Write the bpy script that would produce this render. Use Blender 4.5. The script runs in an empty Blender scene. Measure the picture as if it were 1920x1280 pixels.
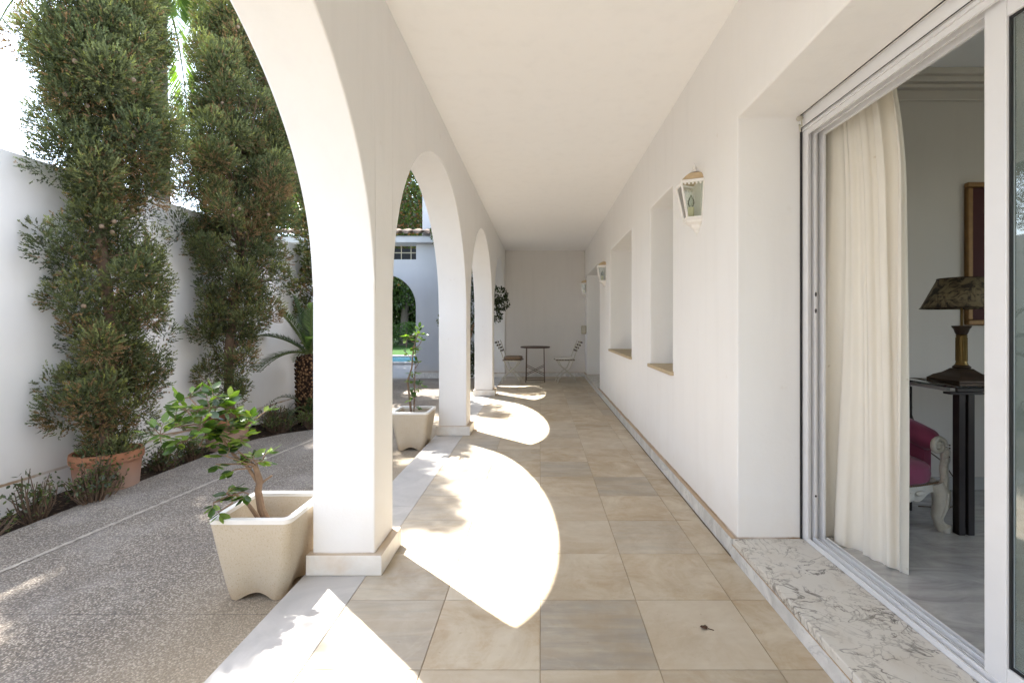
import bpy, math, random
import numpy as np
from mathutils import Vector, Matrix
C = bpy.context.scene
COL = C.collection
PI = math.pi
R = math.radians
random.seed(7)
rng = np.random.default_rng(11)
F = 886.0; HC = 1.157; VX, VY = 1013.0, 607.0

def at(px, py, Y):
    """photo measurement -> point in the place, at distance Y"""
    return Vector(((px - VX) * Y / F, Y, HC + (VY - py) * Y / F))

# ------------------------------------------------------------------ mesh helpers
class MB:
    def __init__(s):
        s.v = []; s.f = []; s.sm = []
    def add(s, vs, fs, smooth=False):
        n = len(s.v); s.v += [tuple(v) for v in vs]
        s.f += [tuple(i + n for i in f) for f in fs]; s.sm += [smooth] * len(fs)
    def box(s, x0, x1, y0, y1, z0, z1, M=None):
        vs = [Vector((x, y, z)) for z in (z0, z1) for y in (y0, y1) for x in (x0, x1)]
        if M: vs = [M @ v for v in vs]
        s.add(vs, [(0, 2, 3, 1), (4, 5, 7, 6), (0, 1, 5, 4), (2, 6, 7, 3), (0, 4, 6, 2), (1, 3, 7, 5)])
    def bar(s, a, b, w, t, up=Vector((0, 0, 1))):
        a = Vector(a); b = Vector(b); d = (b - a).normalized()
        sd = d.cross(up)
        if sd.length < 1e-4: sd = d.cross(Vector((0, 1, 0)))
        sd.normalize(); u = sd.cross(d).normalized()
        vs = [p + sd * (w / 2) * i + u * (t / 2) * j for p in (a, b) for i, j in ((-1, -1), (1, -1), (1, 1), (-1, 1))]
        s.add(vs, [(3, 2, 1, 0), (4, 5, 6, 7), (0, 1, 5, 4), (1, 2, 6, 5), (2, 3, 7, 6), (3, 0, 4, 7)])
    def tube(s, pts, rad, seg=8, cap=True):
        pts = [Vector(p) for p in pts]
        if not hasattr(rad, '__len__'): rad = [rad] * len(pts)
        vs = []; ref = None
        for i, p in enumerate(pts):
            d = (pts[min(i + 1, len(pts) - 1)] - pts[max(i - 1, 0)])
            d = d.normalized() if d.length > 1e-9 else Vector((0, 0, 1))
            if ref is None:
                ref = Vector((1, 0, 0)) if abs(d.x) < .8 else Vector((0, 1, 0))
            ref = (ref - d * ref.dot(d)).normalized(); b = d.cross(ref)
            for k in range(seg):
                a = 2 * PI * k / seg
                vs.append(p + (ref * math.cos(a) + b * math.sin(a)) * rad[i])
        fs = [(i * seg + k, i * seg + (k + 1) % seg, (i + 1) * seg + (k + 1) % seg, (i + 1) * seg + k)
              for i in range(len(pts) - 1) for k in range(seg)]
        s.add(vs, fs, True)
        if cap:
            n = len(s.v) - len(vs)
            s.f.append(tuple(n + k for k in reversed(range(seg)))); s.sm.append(False)
            s.f.append(tuple(n + (len(pts) - 1) * seg + k for k in range(seg))); s.sm.append(False)
    def lathe(s, prof, c=(0, 0, 0), seg=24, smooth=True, phase=0, M=None):
        vs = []
        for r, z in prof:
            for k in range(seg):
                a = 2 * PI * k / seg + phase
                v = Vector((c[0] + r * math.cos(a), c[1] + r * math.sin(a), c[2] + z))
                vs.append(M @ v if M else v)
        fs = [(i * seg + k, i * seg + (k + 1) % seg, (i + 1) * seg + (k + 1) % seg, (i + 1) * seg + k)
              for i in range(len(prof) - 1) for k in range(seg)]
        s.add(vs, fs, smooth)
        n = len(s.v) - len(vs)
        if prof[0][0] > 1e-5: s.f.append(tuple(n + k for k in reversed(range(seg)))); s.sm.append(False)
        if prof[-1][0] > 1e-5: s.f.append(tuple(n + (len(prof) - 1) * seg + k for k in range(seg))); s.sm.append(False)
    def ell(s, c, r, seg=16, rings=10, M=None, e=1.0):
        """superellipsoid: e<1 gives a boxier, cushion like shape"""
        def sp(x): return math.copysign(abs(x) ** e, x)
        vs = []
        for i in range(rings + 1):
            t = -PI / 2 + PI * i / rings
            for k in range(seg):
                a = 2 * PI * k / seg
                v = Vector((c[0] + r[0] * sp(math.cos(t)) * sp(math.cos(a)), c[1] + r[1] * sp(math.cos(t)) * sp(math.sin(a)), c[2] + r[2] * sp(math.sin(t))))
                vs.append(M @ v if M else v)
        fs = [(i * seg + k, i * seg + (k + 1) % seg, (i + 1) * seg + (k + 1) % seg, (i + 1) * seg + k)
              for i in range(rings) for k in range(seg)]
        s.add(vs, fs, True)
    def prism(s, poly, z0, z1):
        n = len(poly)
        vs = [(x, y, z0) for x, y in poly] + [(x, y, z1) for x, y in poly]
        s.add(vs, [tuple(reversed(range(n))), tuple(range(n, 2 * n))] + [(k, (k + 1) % n, n + (k + 1) % n, n + k) for k in range(n)])

def wloc(p):
    v = Vector((0, 0, 0))
    while p is not None:
        v = v + p.location; p = p.parent
    return v

def obj(name, mb, m, parent=None, bevel=0, loc=None, sharp=35, smooth=None, fix=True, seg=2):
    me = bpy.data.meshes.new(name)
    off = Vector(loc) if loc is not None else (wloc(parent) if parent is not None else Vector((0, 0, 0)))
    me.from_pydata([tuple(Vector(v) - off) for v in mb.v], [], mb.f)
    me.update()
    sm = mb.sm if smooth is None else [smooth] * len(mb.f)
    if bevel: sm = [True] * len(mb.f)
    me.polygons.foreach_set('use_smooth', sm)
    if fix:
        import bmesh
        bm = bmesh.new(); bm.from_mesh(me)
        bmesh.ops.remove_doubles(bm, verts=bm.verts, dist=1e-5)
        bmesh.ops.recalc_face_normals(bm, faces=bm.faces)
        bm.to_mesh(me); bm.free()
    me.set_sharp_from_angle(angle=R(sharp))
    if m: me.materials.append(m)
    o = bpy.data.objects.new(name, me); COL.objects.link(o)
    if parent is not None: o.parent = parent
    elif loc is not None: o.location = loc
    if bevel:
        b = o.modifiers.new('bevel', 'BEVEL'); b.width = bevel; b.segments = seg; b.limit_method = 'ANGLE'
        b.angle_limit = R(40); b.harden_normals = True
    return o

def tag(o, label, cat, group=None, kind=None):
    if label: o['label'] = label
    if cat: o['category'] = cat
    if group: o['group'] = group
    if kind: o['kind'] = kind
    return o
def thing(name, label, cat, loc=(0, 0, 0), rz=0, group=None):
    o = bpy.data.objects.new(name, None); COL.objects.link(o); o.location = loc; o.rotation_euler = (0, 0, rz)
    o.empty_display_size = .1
    return tag(o, label, cat, group)
def dup(root, loc, rz=0, label=None, scale=None):
    r = root.copy(); COL.objects.link(r); r.location = loc; r.rotation_euler = (0, 0, rz)
    if label: r['label'] = label
    if scale: r.scale = scale
    def rec(a, b):
        for ch in list(a.children):
            c = ch.copy(); COL.objects.link(c); c.parent = b; rec(ch, c)
    rec(root, r)
    return r

def leafmesh(name, m, P, D, N, L, W, colr, parent=None, loc=None, cup=.0, six=False):
    """many small kite-shaped leaves: P base, D direction, N normal hint, L length, W width, colr rgb"""
    n = len(P)
    D = D / np.maximum(np.linalg.norm(D, axis=1, keepdims=True), 1e-9)
    S = np.cross(D, N); S /= np.maximum(np.linalg.norm(S, axis=1, keepdims=True), 1e-9)
    U = np.cross(S, D)
    L = L[:, None]; W = W[:, None]
    if six:
        pts = [P, P + D * L * .3 + S * W * .42 + U * W * cup, P + D * L * .65 + S * W * .45 + U * W * cup, P + D * L - U * L * .12,
               P + D * L * .65 - S * W * .45 + U * W * cup, P + D * L * .3 - S * W * .42 + U * W * cup, P + D * L * .32, P + D * L * .66 - U * L * .03]
        faces = [(0, 6, 1), (6, 7, 2, 1), (7, 3, 2), (0, 5, 6), (6, 5, 4, 7), (7, 4, 3)]
    else:
        pts = [P, P + D * L * .45 + S * W * .5, P + D * L, P + D * L * .45 - S * W * .5]
        faces = [(0, 1, 2, 3)]
    k = len(pts)
    V = np.stack(pts, axis=1).reshape(-1, 3)
    off = np.array(wloc(parent) if parent is not None else (loc if loc is not None else (0, 0, 0)))
    V = V - off
    me = bpy.data.meshes.new(name)
    me.vertices.add(len(V)); me.vertices.foreach_set('co', V.astype(np.float32).ravel())
    base = (np.arange(n) * k)
    sizes = [len(f) for f in faces]; tot = sum(sizes)
    loops = (base[:, None] + np.array([i for f in faces for i in f])[None, :]).ravel()
    me.loops.add(len(loops)); me.loops.foreach_set('vertex_index', loops.astype(np.int32))
    st = np.cumsum([0] + sizes[:-1])
    starts = (np.arange(n)[:, None] * tot + st[None, :]).ravel()
    me.polygons.add(len(starts)); me.polygons.foreach_set('loop_start', starts.astype(np.int32))
    me.polygons.foreach_set('use_smooth', [six] * len(starts))
    me.update(calc_edges=True)
    a = me.color_attributes.new('Col', 'FLOAT_COLOR', 'POINT')
    cc = np.ones((n, k, 4), np.float32); cc[:, :, :3] = colr[:, None, :]
    a.data.foreach_set('color', cc.ravel())
    me.materials.append(m)
    o = bpy.data.objects.new(name, me); COL.objects.link(o)
    if parent is not None: o.parent = parent
    elif loc is not None: o.location = loc
    return o

# ------------------------------------------------------------------ materials
class NT:
    def __init__(s, name, rough=.6, spec=.3):
        s.m = bpy.data.materials.new(name); s.m.use_nodes = True; s.t = s.m.node_tree; s.t.nodes.clear()
        s.out = s.n('ShaderNodeOutputMaterial'); s.p = s.n('ShaderNodeBsdfPrincipled')
        s.p.inputs['Roughness'].default_value = rough; s.p.inputs['Specular IOR Level'].default_value = spec
        s.l(s.p.outputs[0], s.out.inputs[0]); s._pos = None
    def n(s, t, **kw):
        x = s.t.nodes.new(t)
        for k, v in kw.items(): setattr(x, k, v)
        return x
    def l(s, a, b): s.t.links.new(a, b)
    def put(s, sock, v):
        if hasattr(v, 'is_output') or isinstance(v, bpy.types.NodeSocket): s.l(v, sock)
        elif isinstance(v, (tuple, list)) and len(v) == 3 and sock.type == 'RGBA': sock.default_value = (*v, 1)
        else: sock.default_value = v
    def pos(s):
        if not s._pos: s._pos = s.n('ShaderNodeTexCoord').outputs['Object']
        return s._pos
    def noise(s, scale, detail=4, rough=.55, vec=None, dist=0, out=0):
        x = s.n('ShaderNodeTexNoise'); s.put(x.inputs['Scale'], scale); x.inputs['Detail'].default_value = detail
        x.inputs['Roughness'].default_value = rough; x.inputs['Distortion'].default_value = dist
        s.l(vec or s.pos(), x.inputs['Vector']); return x.outputs[out]
    def vor(s, scale, feat='F1', out='Distance', vec=None):
        x = s.n('ShaderNodeTexVoronoi', feature=feat); x.inputs['Scale'].default_value = scale
        s.l(vec or s.pos(), x.inputs['Vector']); return x.outputs[out]
    def ramp(s, fac, stops):
        x = s.n('ShaderNodeValToRGB'); s.l(fac, x.inputs[0]); r = x.color_ramp
        while len(r.elements) < len(stops): r.elements.new(.5)
        for e, (p, c) in zip(r.elements, stops):
            e.position = p; e.color = (*c, 1) if isinstance(c, (tuple, list)) else (c, c, c, 1)
        return x.outputs[0]
    def mix(s, fac, a, b, mode='MIX'):
        x = s.n('ShaderNodeMix', data_type='RGBA', blend_type=mode)
        s.put(x.inputs[0], fac); s.put(x.inputs[6], a); s.put(x.inputs[7], b); return x.outputs[2]
    def math(s, op, a, b=None, c=None):
        x = s.n('ShaderNodeMath', operation=op); s.put(x.inputs[0], a)
        if b is not None: s.put(x.inputs[1], b)
        if c is not None: s.put(x.inputs[2], c)
        return x.outputs[0]
    def xyz(s, vec=None):
        x = s.n('ShaderNodeSeparateXYZ'); s.l(vec or s.pos(), x.inputs[0]); return x.outputs
    def mapv(s, scale=(1, 1, 1), rot=(0, 0, 0), vec=None):
        x = s.n('ShaderNodeMapping'); x.inputs['Scale'].default_value = scale; x.inputs['Rotation'].default_value = rot
        s.l(vec or s.pos(), x.inputs[0]); return x.outputs[0]
    def attr(s, name):
        x = s.n('ShaderNodeAttribute'); x.attribute_name = name; return x
    def nz(s):
        g = s.n('ShaderNodeNewGeometry'); return s.xyz(g.outputs['Normal'])[2]
    def bump(s, h, strength=.3, dist=.01):
        x = s.n('ShaderNodeBump'); x.inputs['Strength'].default_value = strength; x.inputs['Distance'].default_value = dist
        s.l(h, x.inputs['Height']); s.l(x.outputs[0], s.p.inputs['Normal'])
    def col(s, c): s.put(s.p.inputs['Base Color'], c); return s.m

def plaster(name, a, b, c=None, bump=.25, dirt=True):
    t = NT(name, .85, .2)
    big = t.noise(.9, 4, .6); k = t.mix(t.ramp(big, [(.35, 0), (.7, 1)]), a, b)
    st = t.noise(3, 5, .6, t.mapv((3, 3, .35)))
    k = t.mix(t.math('MULTIPLY', t.ramp(st, [(.5, 0), (.8, 1)]), .25), k, c or tuple(x * .86 for x in a))
    if dirt:   # rain splash and scuffs low on the walls
        z = t.xyz()[2]; low = t.ramp(t.math('ADD', z, t.math('MULTIPLY', t.noise(6, 4), .25)), [(.12, 1), (.42, 0)])
        k = t.mix(t.math('MULTIPLY', low, .35), k, (.68, .60, .50))
        ln_ = t.math('MULTIPLY', t.ramp(t.math('ADD', z, t.math('MULTIPLY', t.noise(40, 3), .008)), [(.080, 0), (.086, 1), (.0985, 1), (.104, 0)]), t.ramp(t.noise(5, 4), [(.35, .35), (.6, .9)]))
        k = t.mix(ln_, k, (.36, .22, .10))
        sp = t.ramp(t.noise(9, 3, .5), [(.72, 0), (.78, 1)])
        k = t.mix(t.math('MULTIPLY', sp, .12), k, (.5, .4, .3))
    t.col(k)
    h = t.math('ADD', t.math('MULTIPLY', t.noise(2.2, 3), 1.0), t.math('MULTIPLY', t.noise(45, 5, .65), .12))
    t.bump(h, bump, .02)
    return t.m
M_wall = plaster('white_plaster', (.84, .83, .818), (.858, .85, .84), bump=.4)
M_ceil = plaster('ceiling_plaster', (.90, .90, .905), (.915, .915, .92), dirt=False, bump=.15)
M_garden = plaster('garden_wall_plaster', (.82, .805, .785), (.86, .845, .83), (.74, .73, .71))
M_wing = plaster('shaded_wing_plaster', (.44, .46, .50), (.50, .52, .56), (.40, .42, .46))  # white wall; its bluish shade is put into the colour
M_endw = plaster('shaded_end_plaster', (.70, .68, .655), (.73, .71, .69))  # white plaster darkened in its colour for the shade at the porch end
M_room = plaster('room_paint', (.66, .61, .55), (.68, .63, .57), dirt=False, bump=.08)

def simple(name, c, rough=.5, metal=0, spec=.4, var=.12, scale=12, bump=0):
    t = NT(name, rough, spec); t.p.inputs['Metallic'].default_value = metal
    k = t.mix(t.noise(scale, 4), tuple(x * (1 - var) for x in c), tuple(min(1, x * (1 + var)) for x in c)); t.col(k)
    if bump: t.bump(t.noise(scale * 5, 4), bump, .004)
    return t.m
M_alu = simple('white_lacquered_aluminium', (.74, .74, .75), .3, var=.03)
M_black = simple('black_rubber', (.015, .015, .017), .5)
M_darkmetal = simple('dark_bronze_metal', (.035, .028, .025), .38, .5, var=.25)
M_ironwhite = simple('worn_cream_iron', (.50, .475, .40), .5, var=.25, scale=30)
M_ironbrown = simple('rusty_brown_iron', (.10, .065, .045), .6, var=.35, scale=30)
M_slat = simple('brown_wood_slat', (.075, .045, .032), .55, var=.3, scale=25)
M_lantern = simple('white_cast_metal', (.80, .78, .75), .45, var=.05)
M_roof = simple('tan_weathered_metal', (.55, .42, .26), .5, var=.2, scale=20)
M_bulb = simple('candle_sleeve', (.72, .68, .45), .5)
M_bark = simple('brown_bark', (.13, .085, .055), .9, var=.4, scale=30, bump=.6)
M_bark2 = simple('pale_stem_bark', (.22, .145, .095), .8, var=.3, scale=40, bump=.4)
M_darkbark = simple('grey_trunk_bark', (.10, .085, .07), .9, var=.4, scale=12, bump=.5)
M_brass = simple('aged_brass', (.20, .13, .045), .38, .85, var=.3, scale=20)
M_bronze = simple('dark_brass', (.07, .045, .03), .45, .6, var=.3)
M_gilt = simple('gilt_frame', (.24, .13, .045), .5, .3, var=.35, scale=25)
M_cushion = simple('white_cushion_cloth', (.62, .60, .56), .9, var=.08)
M_cushion2 = simple('brown_cushion_cloth', (.20, .145, .10), .95, var=.4, scale=40)
M_carved = simple('white_painted_carving', (.60, .57, .50), .5, var=.15, scale=40, bump=.3)
M_stud = simple('brass_stud', (.14, .09, .05), .4, .7)
M_wire = simple('brown_flex', (.12, .085, .05), .6)
M_deadleaf = simple('dry_leaf_brown', (.07, .035, .018), .9, var=.4, scale=80)
M_cone = simple('cypress_cone_scale', (.20, .145, .095), .85, var=.3, scale=60, bump=.5)
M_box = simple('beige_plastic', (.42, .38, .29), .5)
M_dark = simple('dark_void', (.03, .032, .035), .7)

t = NT('pink_velvet', .85, .2); t.p.inputs['Sheen Weight'].default_value = .25
t.col(t.mix(t.noise(9, 4), (.20, .035, .08), (.29, .06, .12))); t.bump(t.noise(120, 3), .1, .002); M_velvet = t.m

t = NT('cream_curtain_cloth', .95, .1)
k = t.mix(t.noise(3, 4), (.80, .75, .66), (.86, .82, .74)); k = t.mix(t.math('MULTIPLY', t.ramp(t.noise(14, 2), [(.75, 0), (.79, 1)]), .4), k, (.42, .28, .15)); t.col(k)
t.bump(t.noise(150, 3, .6, t.mapv((1, 1, .5))), .12, .002)
tr = t.n('ShaderNodeBsdfTranslucent'); tr.inputs[0].default_value = (.8, .75, .65, 1)
mx = t.n('ShaderNodeMixShader'); mx.inputs[0].default_value = .10; t.l(t.p.outputs[0], mx.inputs[1]); t.l(tr.outputs[0], mx.inputs[2]); t.l(mx.outputs[0], t.out.inputs[0])
M_curtain = t.m

# marble floor tiles: one sheet of separate tiles, tone per tile from the 'Col' attribute
t = NT('beige_marble_tile', .42, .45)
a = t.attr('Col'); ax = t.xyz(a.outputs['Vector'])
vec = t.n('ShaderNodeVectorMath', operation='MULTIPLY_ADD'); t.l(a.outputs['Vector'], vec.inputs[0]); vec.inputs[1].default_value = (37, 23, 51); t.l(t.pos(), vec.inputs[2])
v = vec.outputs[0]
cl = t.noise(3.2, 6, .62, v, 1.0); k = t.mix(t.ramp(cl, [(.38, 0), (.62, 1)]), (.42, .32, .20), (.60, .52, .395))
warm = t.noise(7, 5, .65, v, .6); k = t.mix(t.math('MULTIPLY', t.ramp(warm, [(.5, 0), (.68, 1)]), .6), k, (.40, .27, .14))
k = t.mix(t.math('MULTIPLY', ax[1], .6), k, (.56, .49, .385))
stv = t.mapv((1.2, 9, 1), (0, 0, .12), v)
stk = t.ramp(t.noise(1.6, 5, .6, stv, .8), [(.42, 0), (.62, 1)])
k = t.mix(t.math('MULTIPLY', ax[0], t.math('ADD', .45, t.math('MULTIPLY', stk, .5))), k, (.30, .285, .255))
vein = t.ramp(t.math('ABSOLUTE', t.math('SUBTRACT', t.noise(2.4, 5, .6, v, 1.2), .5)), [(0, 1), (.02, 0)])
k = t.mix(t.math('MULTIPLY', vein, .14), k, (.62, .56, .46))
k = t.mix(t.math('MULTIPLY', t.ramp(t.noise(5, 5, .6, t.mapv((.5, 3, 1), (0, 0, -.35), v), .5), [(.5, 0), (.66, 1)]), .22), k, (.64, .585, .485))
k = t.mix(t.math('MULTIPLY', t.ramp(t.noise(2.1, 6, .7, v, .4), [(.5, 0), (.72, 1)]), .5), k, (.33, .24, .14))
sp = t.ramp(t.noise(38, 3, .6), [(.68, 0), (.76, 1)]); k = t.mix(t.math('MULTIPLY', sp, .35), k, (.16, .11, .06))
k = t.mix(t.math('MULTIPLY', t.ramp(t.noise(.8, 5, .6), [(.42, 0), (.7, 1)]), .45), k, (.29, .215, .125))
t.col(k); t.put(t.p.inputs['Roughness'], t.math('ADD', .33, t.math('MULTIPLY', t.noise(11, 4), .28)))
t.bump(t.noise(9, 5, .6), .08, .01); M_tile = t.m

t = NT('pale_border_marble', .45, .4)
k = t.mix(t.ramp(t.noise(3, 6, .6, None, 1.2), [(.35, 0), (.65, 1)]), (.40, .38, .35), (.52, .49, .45))
vn = t.ramp(t.math('ABSOLUTE', t.math('SUBTRACT', t.noise(2, 5, .6, None, 1.8), .5)), [(0, 1), (.03, 0)])
k = t.mix(t.math('MULTIPLY', vn, .5), k, (.46, .43, .40))
dirt = t.math('LESS_THAN', .5, t.nz())
t.col(k); t.bump(t.noise(20, 4), .1, .006); M_border = t.m

t = NT('skirting_marble', .4, .4)
k = t.mix(t.ramp(t.noise(5, 6, .6, None, 1.5), [(.35, 0), (.65, 1)]), (.55, .54, .52), (.74, .725, .70))
vn = t.ramp(t.math('ABSOLUTE', t.math('SUBTRACT', t.noise(4, 5, .6, None, 1.8), .5)), [(0, 1), (.03, 0)])
k = t.mix(t.math('MULTIPLY', vn, .5), k, (.40, .39, .38))
k = t.mix(t.math('MULTIPLY', t.math('GREATER_THAN', t.nz(), .6), .85), k, (.44, .30, .16)); t.col(k); M_skirt = t.m
t = NT('plinth_marble', .45, .4)
k = t.mix(t.ramp(t.noise(5, 6, .6, None, 1.5), [(.35, 0), (.65, 1)]), (.70, .66, .60), (.80, .77, .72))
rust = t.ramp(t.noise(6, 5, .6), [(.45, 0), (.7, 1)]); k = t.mix(t.math('MULTIPLY', rust, .4), k, (.62, .45, .28))
k = t.mix(t.math('MULTIPLY', t.math('GREATER_THAN', t.nz(), .6), .75), k, (.50, .37, .23)); t.col(k); M_plinth = t.m

t = NT('veined_threshold_marble', .35, .45)
def vn_(sc, wd, ds, seedv):
    v_ = t.mapv((1, 1, 1), (0, 0, seedv)); return t.ramp(t.math('ABSOLUTE', t.math('SUBTRACT', t.noise(sc, 5, .55, v_, ds), .5)), [(0, 1), (wd, 0)])
e1 = vn_(5, .018, 1.0, .3); e2 = vn_(8, .020, 1.2, 1.1); e3 = vn_(13, .026, .8, 2.2)
m1 = t.ramp(t.noise(4, 3), [(.36, .15), (.55, 1)]); m2_ = t.ramp(t.noise(7, 3), [(.42, 0), (.58, 1)])
k = t.mix(t.noise(4, 5), (.60, .565, .50), (.70, .67, .62)); k = t.mix(t.math('MULTIPLY', t.ramp(t.noise(9, 5), [(.5, 0), (.75, 1)]), .3), k, (.50, .42, .32))
k = t.mix(t.math('MULTIPLY', t.math('MULTIPLY', e1, m1), .95), k, (.09, .075, .06)); k = t.mix(t.math('MULTIPLY', t.math('MULTIPLY', e2, m2_), .9), k, (.12, .10, .08))
k = t.mix(t.math('MULTIPLY', t.math('MULTIPLY', e3, m2_), .55), k, (.20, .165, .13)); t.col(k); M_thresh = t.m

t = NT('grey_white_room_marble', .18, .5)
k = t.mix(t.ramp(t.noise(3.5, 6, .65, t.mapv((1, 3, 1), (0, 0, .5)), 1.5), [(.35, 0), (.68, 1)]), (.55, .535, .515), (.36, .35, .34)); t.col(k); M_roomfloor = t.m

t = NT('washed_pebble_concrete', .9, .25)
pb = t.vor(150, 'F1', 'Color'); pd = t.vor(150, 'F1', 'Distance')
tone = t.xyz(pb)[0]
k = t.ramp(tone, [(0, (.105, .086, .064)), (.3, (.205, .172, .134)), (.6, (.31, .265, .21)), (.9, (.46, .40, .325))])
k = t.mix(t.ramp(pd, [(.35, 0), (.75, 1)]), k, (.135, .115, .095))
big = t.noise(1.1, 6, .65, None, .6); k = t.mix(t.ramp(big, [(.4, 0), (.7, .42)]), k, (.12, .105, .095))
k = t.mix(t.ramp(t.noise(2.3, 6, .6), [(.5, 0), (.8, .4)]), k, (.40, .37, .33))
xx = t.xyz()[0]; k = t.mix(t.math('MULTIPLY', t.ramp(t.math('ADD', xx, t.math('ADD', 2.6, t.math('MULTIPLY', t.noise(2.2), .6))), [(.0, 0), (1, 0), (1.0, 1)][:2]), 0), k, k)
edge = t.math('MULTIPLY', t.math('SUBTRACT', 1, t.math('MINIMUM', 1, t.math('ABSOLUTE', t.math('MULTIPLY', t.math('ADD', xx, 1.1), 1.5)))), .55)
k = t.mix(edge, k, (.46, .37, .25))  # warm light bounced off the porch, painted along the driveway edge
# sawn control joints every 0.73 m
yy = t.xyz()[1]; fr = t.math('FRACT', t.math('DIVIDE', t.math('ADD', yy, 9.7), .73)); jl = t.math('LESS_THAN', fr, .006)
k = t.mix(t.math('MULTIPLY', jl, .5), k, (.07, .06, .055))
t.col(k); t.bump(t.math('SUBTRACT', 1, pd), .55, .004); M_drive = t.m

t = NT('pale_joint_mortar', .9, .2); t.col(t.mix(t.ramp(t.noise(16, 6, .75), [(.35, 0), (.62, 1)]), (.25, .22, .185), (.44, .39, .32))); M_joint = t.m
t = NT('grout', .9, .2); t.col(t.mix(t.noise(9), (.27, .20, .125), (.38, .30, .20))); M_grout = t.m
t = NT('dark_bed_soil', .95, .1)
k = t.mix(t.noise(40, 5, .7), (.022, .016, .012), (.085, .06, .042)); k = t.mix(t.ramp(t.vor(60, 'F1', 'Color'), [(.82, 0), (.86, 1)]), k, (.20, .13, .08)); t.col(k); t.bump(t.noise(35, 6, .7), 1, .03); M_soil = t.m
t = NT('garden_ground', .95, .1); t.col(t.mix(t.noise(2, 6), (.07, .075, .03), (.13, .11, .06))); M_ground = t.m
t = NT('grey_yard_paving', .8, .25)
k = t.mix(t.noise(3, 5), (.17, .165, .16), (.24, .235, .23)); yv = t.mapv((1, 1, 1), (0, 0, PI / 4)); s3 = t.xyz(yv)
g = t.math('MAXIMUM', t.math('LESS_THAN', t.math('FRACT', t.math('MULTIPLY', s3[0], 3.5)), .05), t.math('LESS_THAN', t.math('FRACT', t.math('MULTIPLY', s3[1], 3.5)), .05))
k = t.mix(t.math('MULTIPLY', g, .6), k, (.18, .17, .16)); t.col(k); M_yard = t.m
t = NT('lawn_green', .9, .2); t.col(t.mix(t.noise(20, 5, .7), (.022, .06, .008), (.045, .11, .015))); t.bump(t.noise(90, 4), .8, .03); M_lawn = t.m
t = NT('pool_water', .08, .5); t.col(t.mix(t.ramp(t.vor(5, 'SMOOTH_F1', 'Distance'), [(.2, 0), (.7, 1)]), (.015, .07, .11), (.04, .15, .22))); t.bump(t.noise(6, 3), .4, .05); M_pool = t.m
t = NT('speckled_cast_stone', .85, .25)
k = t.mix(t.noise(6, 5), (.48, .40, .29), (.57, .50, .40)); k = t.mix(t.ramp(t.noise(170, 3, .7), [(.56, 0), (.68, .7)]), k, (.36, .26, .16)); k = t.mix(t.ramp(t.noise(120, 2, .5), [(.64, 0), (.72, .3)]), k, (.70, .64, .54))
z = t.xyz()[2]; k = t.mix(t.ramp(t.math('ADD', z, t.math('MULTIPLY', t.noise(18, 4), .06)), [(.03, .5), (.12, 0)]), k, (.38, .25, .13))
t.col(k); t.bump(t.noise(110, 4, .7), .3, .004); M_pot = t.m
t = NT('white_pot_rim', .8, .25); t.col(t.mix(t.noise(30), (.72, .69, .64), (.80, .78, .74))); M_rim = t.m
t = NT('old_terracotta', .9, .15)
k = t.mix(t.noise(5, 5, .6), (.29, .125, .065), (.36, .17, .095)); z = t.xyz()[2]
wh = t.ramp(t.math('ADD', t.math('SUBTRACT', .36, z), t.math('MULTIPLY', t.noise(4, 5), .3)), [(.20, 0), (.36, .9)])
k = t.mix(wh, k, (.36, .25, .20)); t.col(k); t.bump(t.noise(40, 4), .2, .004); M_terra = t.m
t = NT('roman_clay_tile', .9, .15); t.col(t.mix(t.noise(7, 5), (.10, .075, .06), (.26, .20, .16))); M_clay = t.m
t = NT('cycad_bark', .95, .1); k = t.ramp(t.vor(34, 'F1', 'Distance', t.mapv((1, 1, .8))), [(.1, (.36, .22, .11)), (.35, (.14, .075, .04)), (.6, (.02, .012, .008))]); t.col(k); M_cycbark = t.m
t = NT('mottled_parchment_shade', .6, .3)
k = t.mix(t.ramp(t.noise(18, 5, .6, None, 1.5), [(.45, 0), (.6, 1)]), (.20, .155, .085), (.032, .024, .018)); t.col(k); M_shade = t.m
t = NT('dark_red_canvas', .7, .3); t.col(t.mix(t.noise(6, 5), (.055, .014, .014), (.085, .022, .02))); M_canvas = t.m
t = NT('dark_green_canvas', .6, .3); t.col(t.mix(t.noise(14, 5, .6), (.018, .020, .015), (.06, .05, .025))); M_canvas2 = t.m
M_skin = simple('painted_skin_tone', (.34, .24, .15), .6, var=.2)
M_hair = simple('painted_brown_hair', (.05, .03, .02), .6)

def leafmat(name, transl=.35, rough=.5, spec=.3, tint=1.0):
    t = NT(name, rough, spec); a = t.attr('Col').outputs['Color']
    t.col(a)
    tr = t.n('ShaderNodeBsdfTranslucent'); t.l(t.mix(1.0, a, (1.7, 1.9, .55), 'MULTIPLY'), tr.inputs[0])
    mx = t.n('ShaderNodeMixShader'); mx.inputs[0].default_value = transl
    t.l(t.p.outputs[0], mx.inputs[1]); t.l(tr.outputs[0], mx.inputs[2]); t.l(mx.outputs[0], t.out.inputs[0]); return t.m
M_leaf = leafmat('broad_leaf', .38, .32, .5)
M_needle = leafmat('conifer_spray', .18, .7, .2)
M_frond = leafmat('palm_leaflet', .4, .4, .4)

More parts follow.
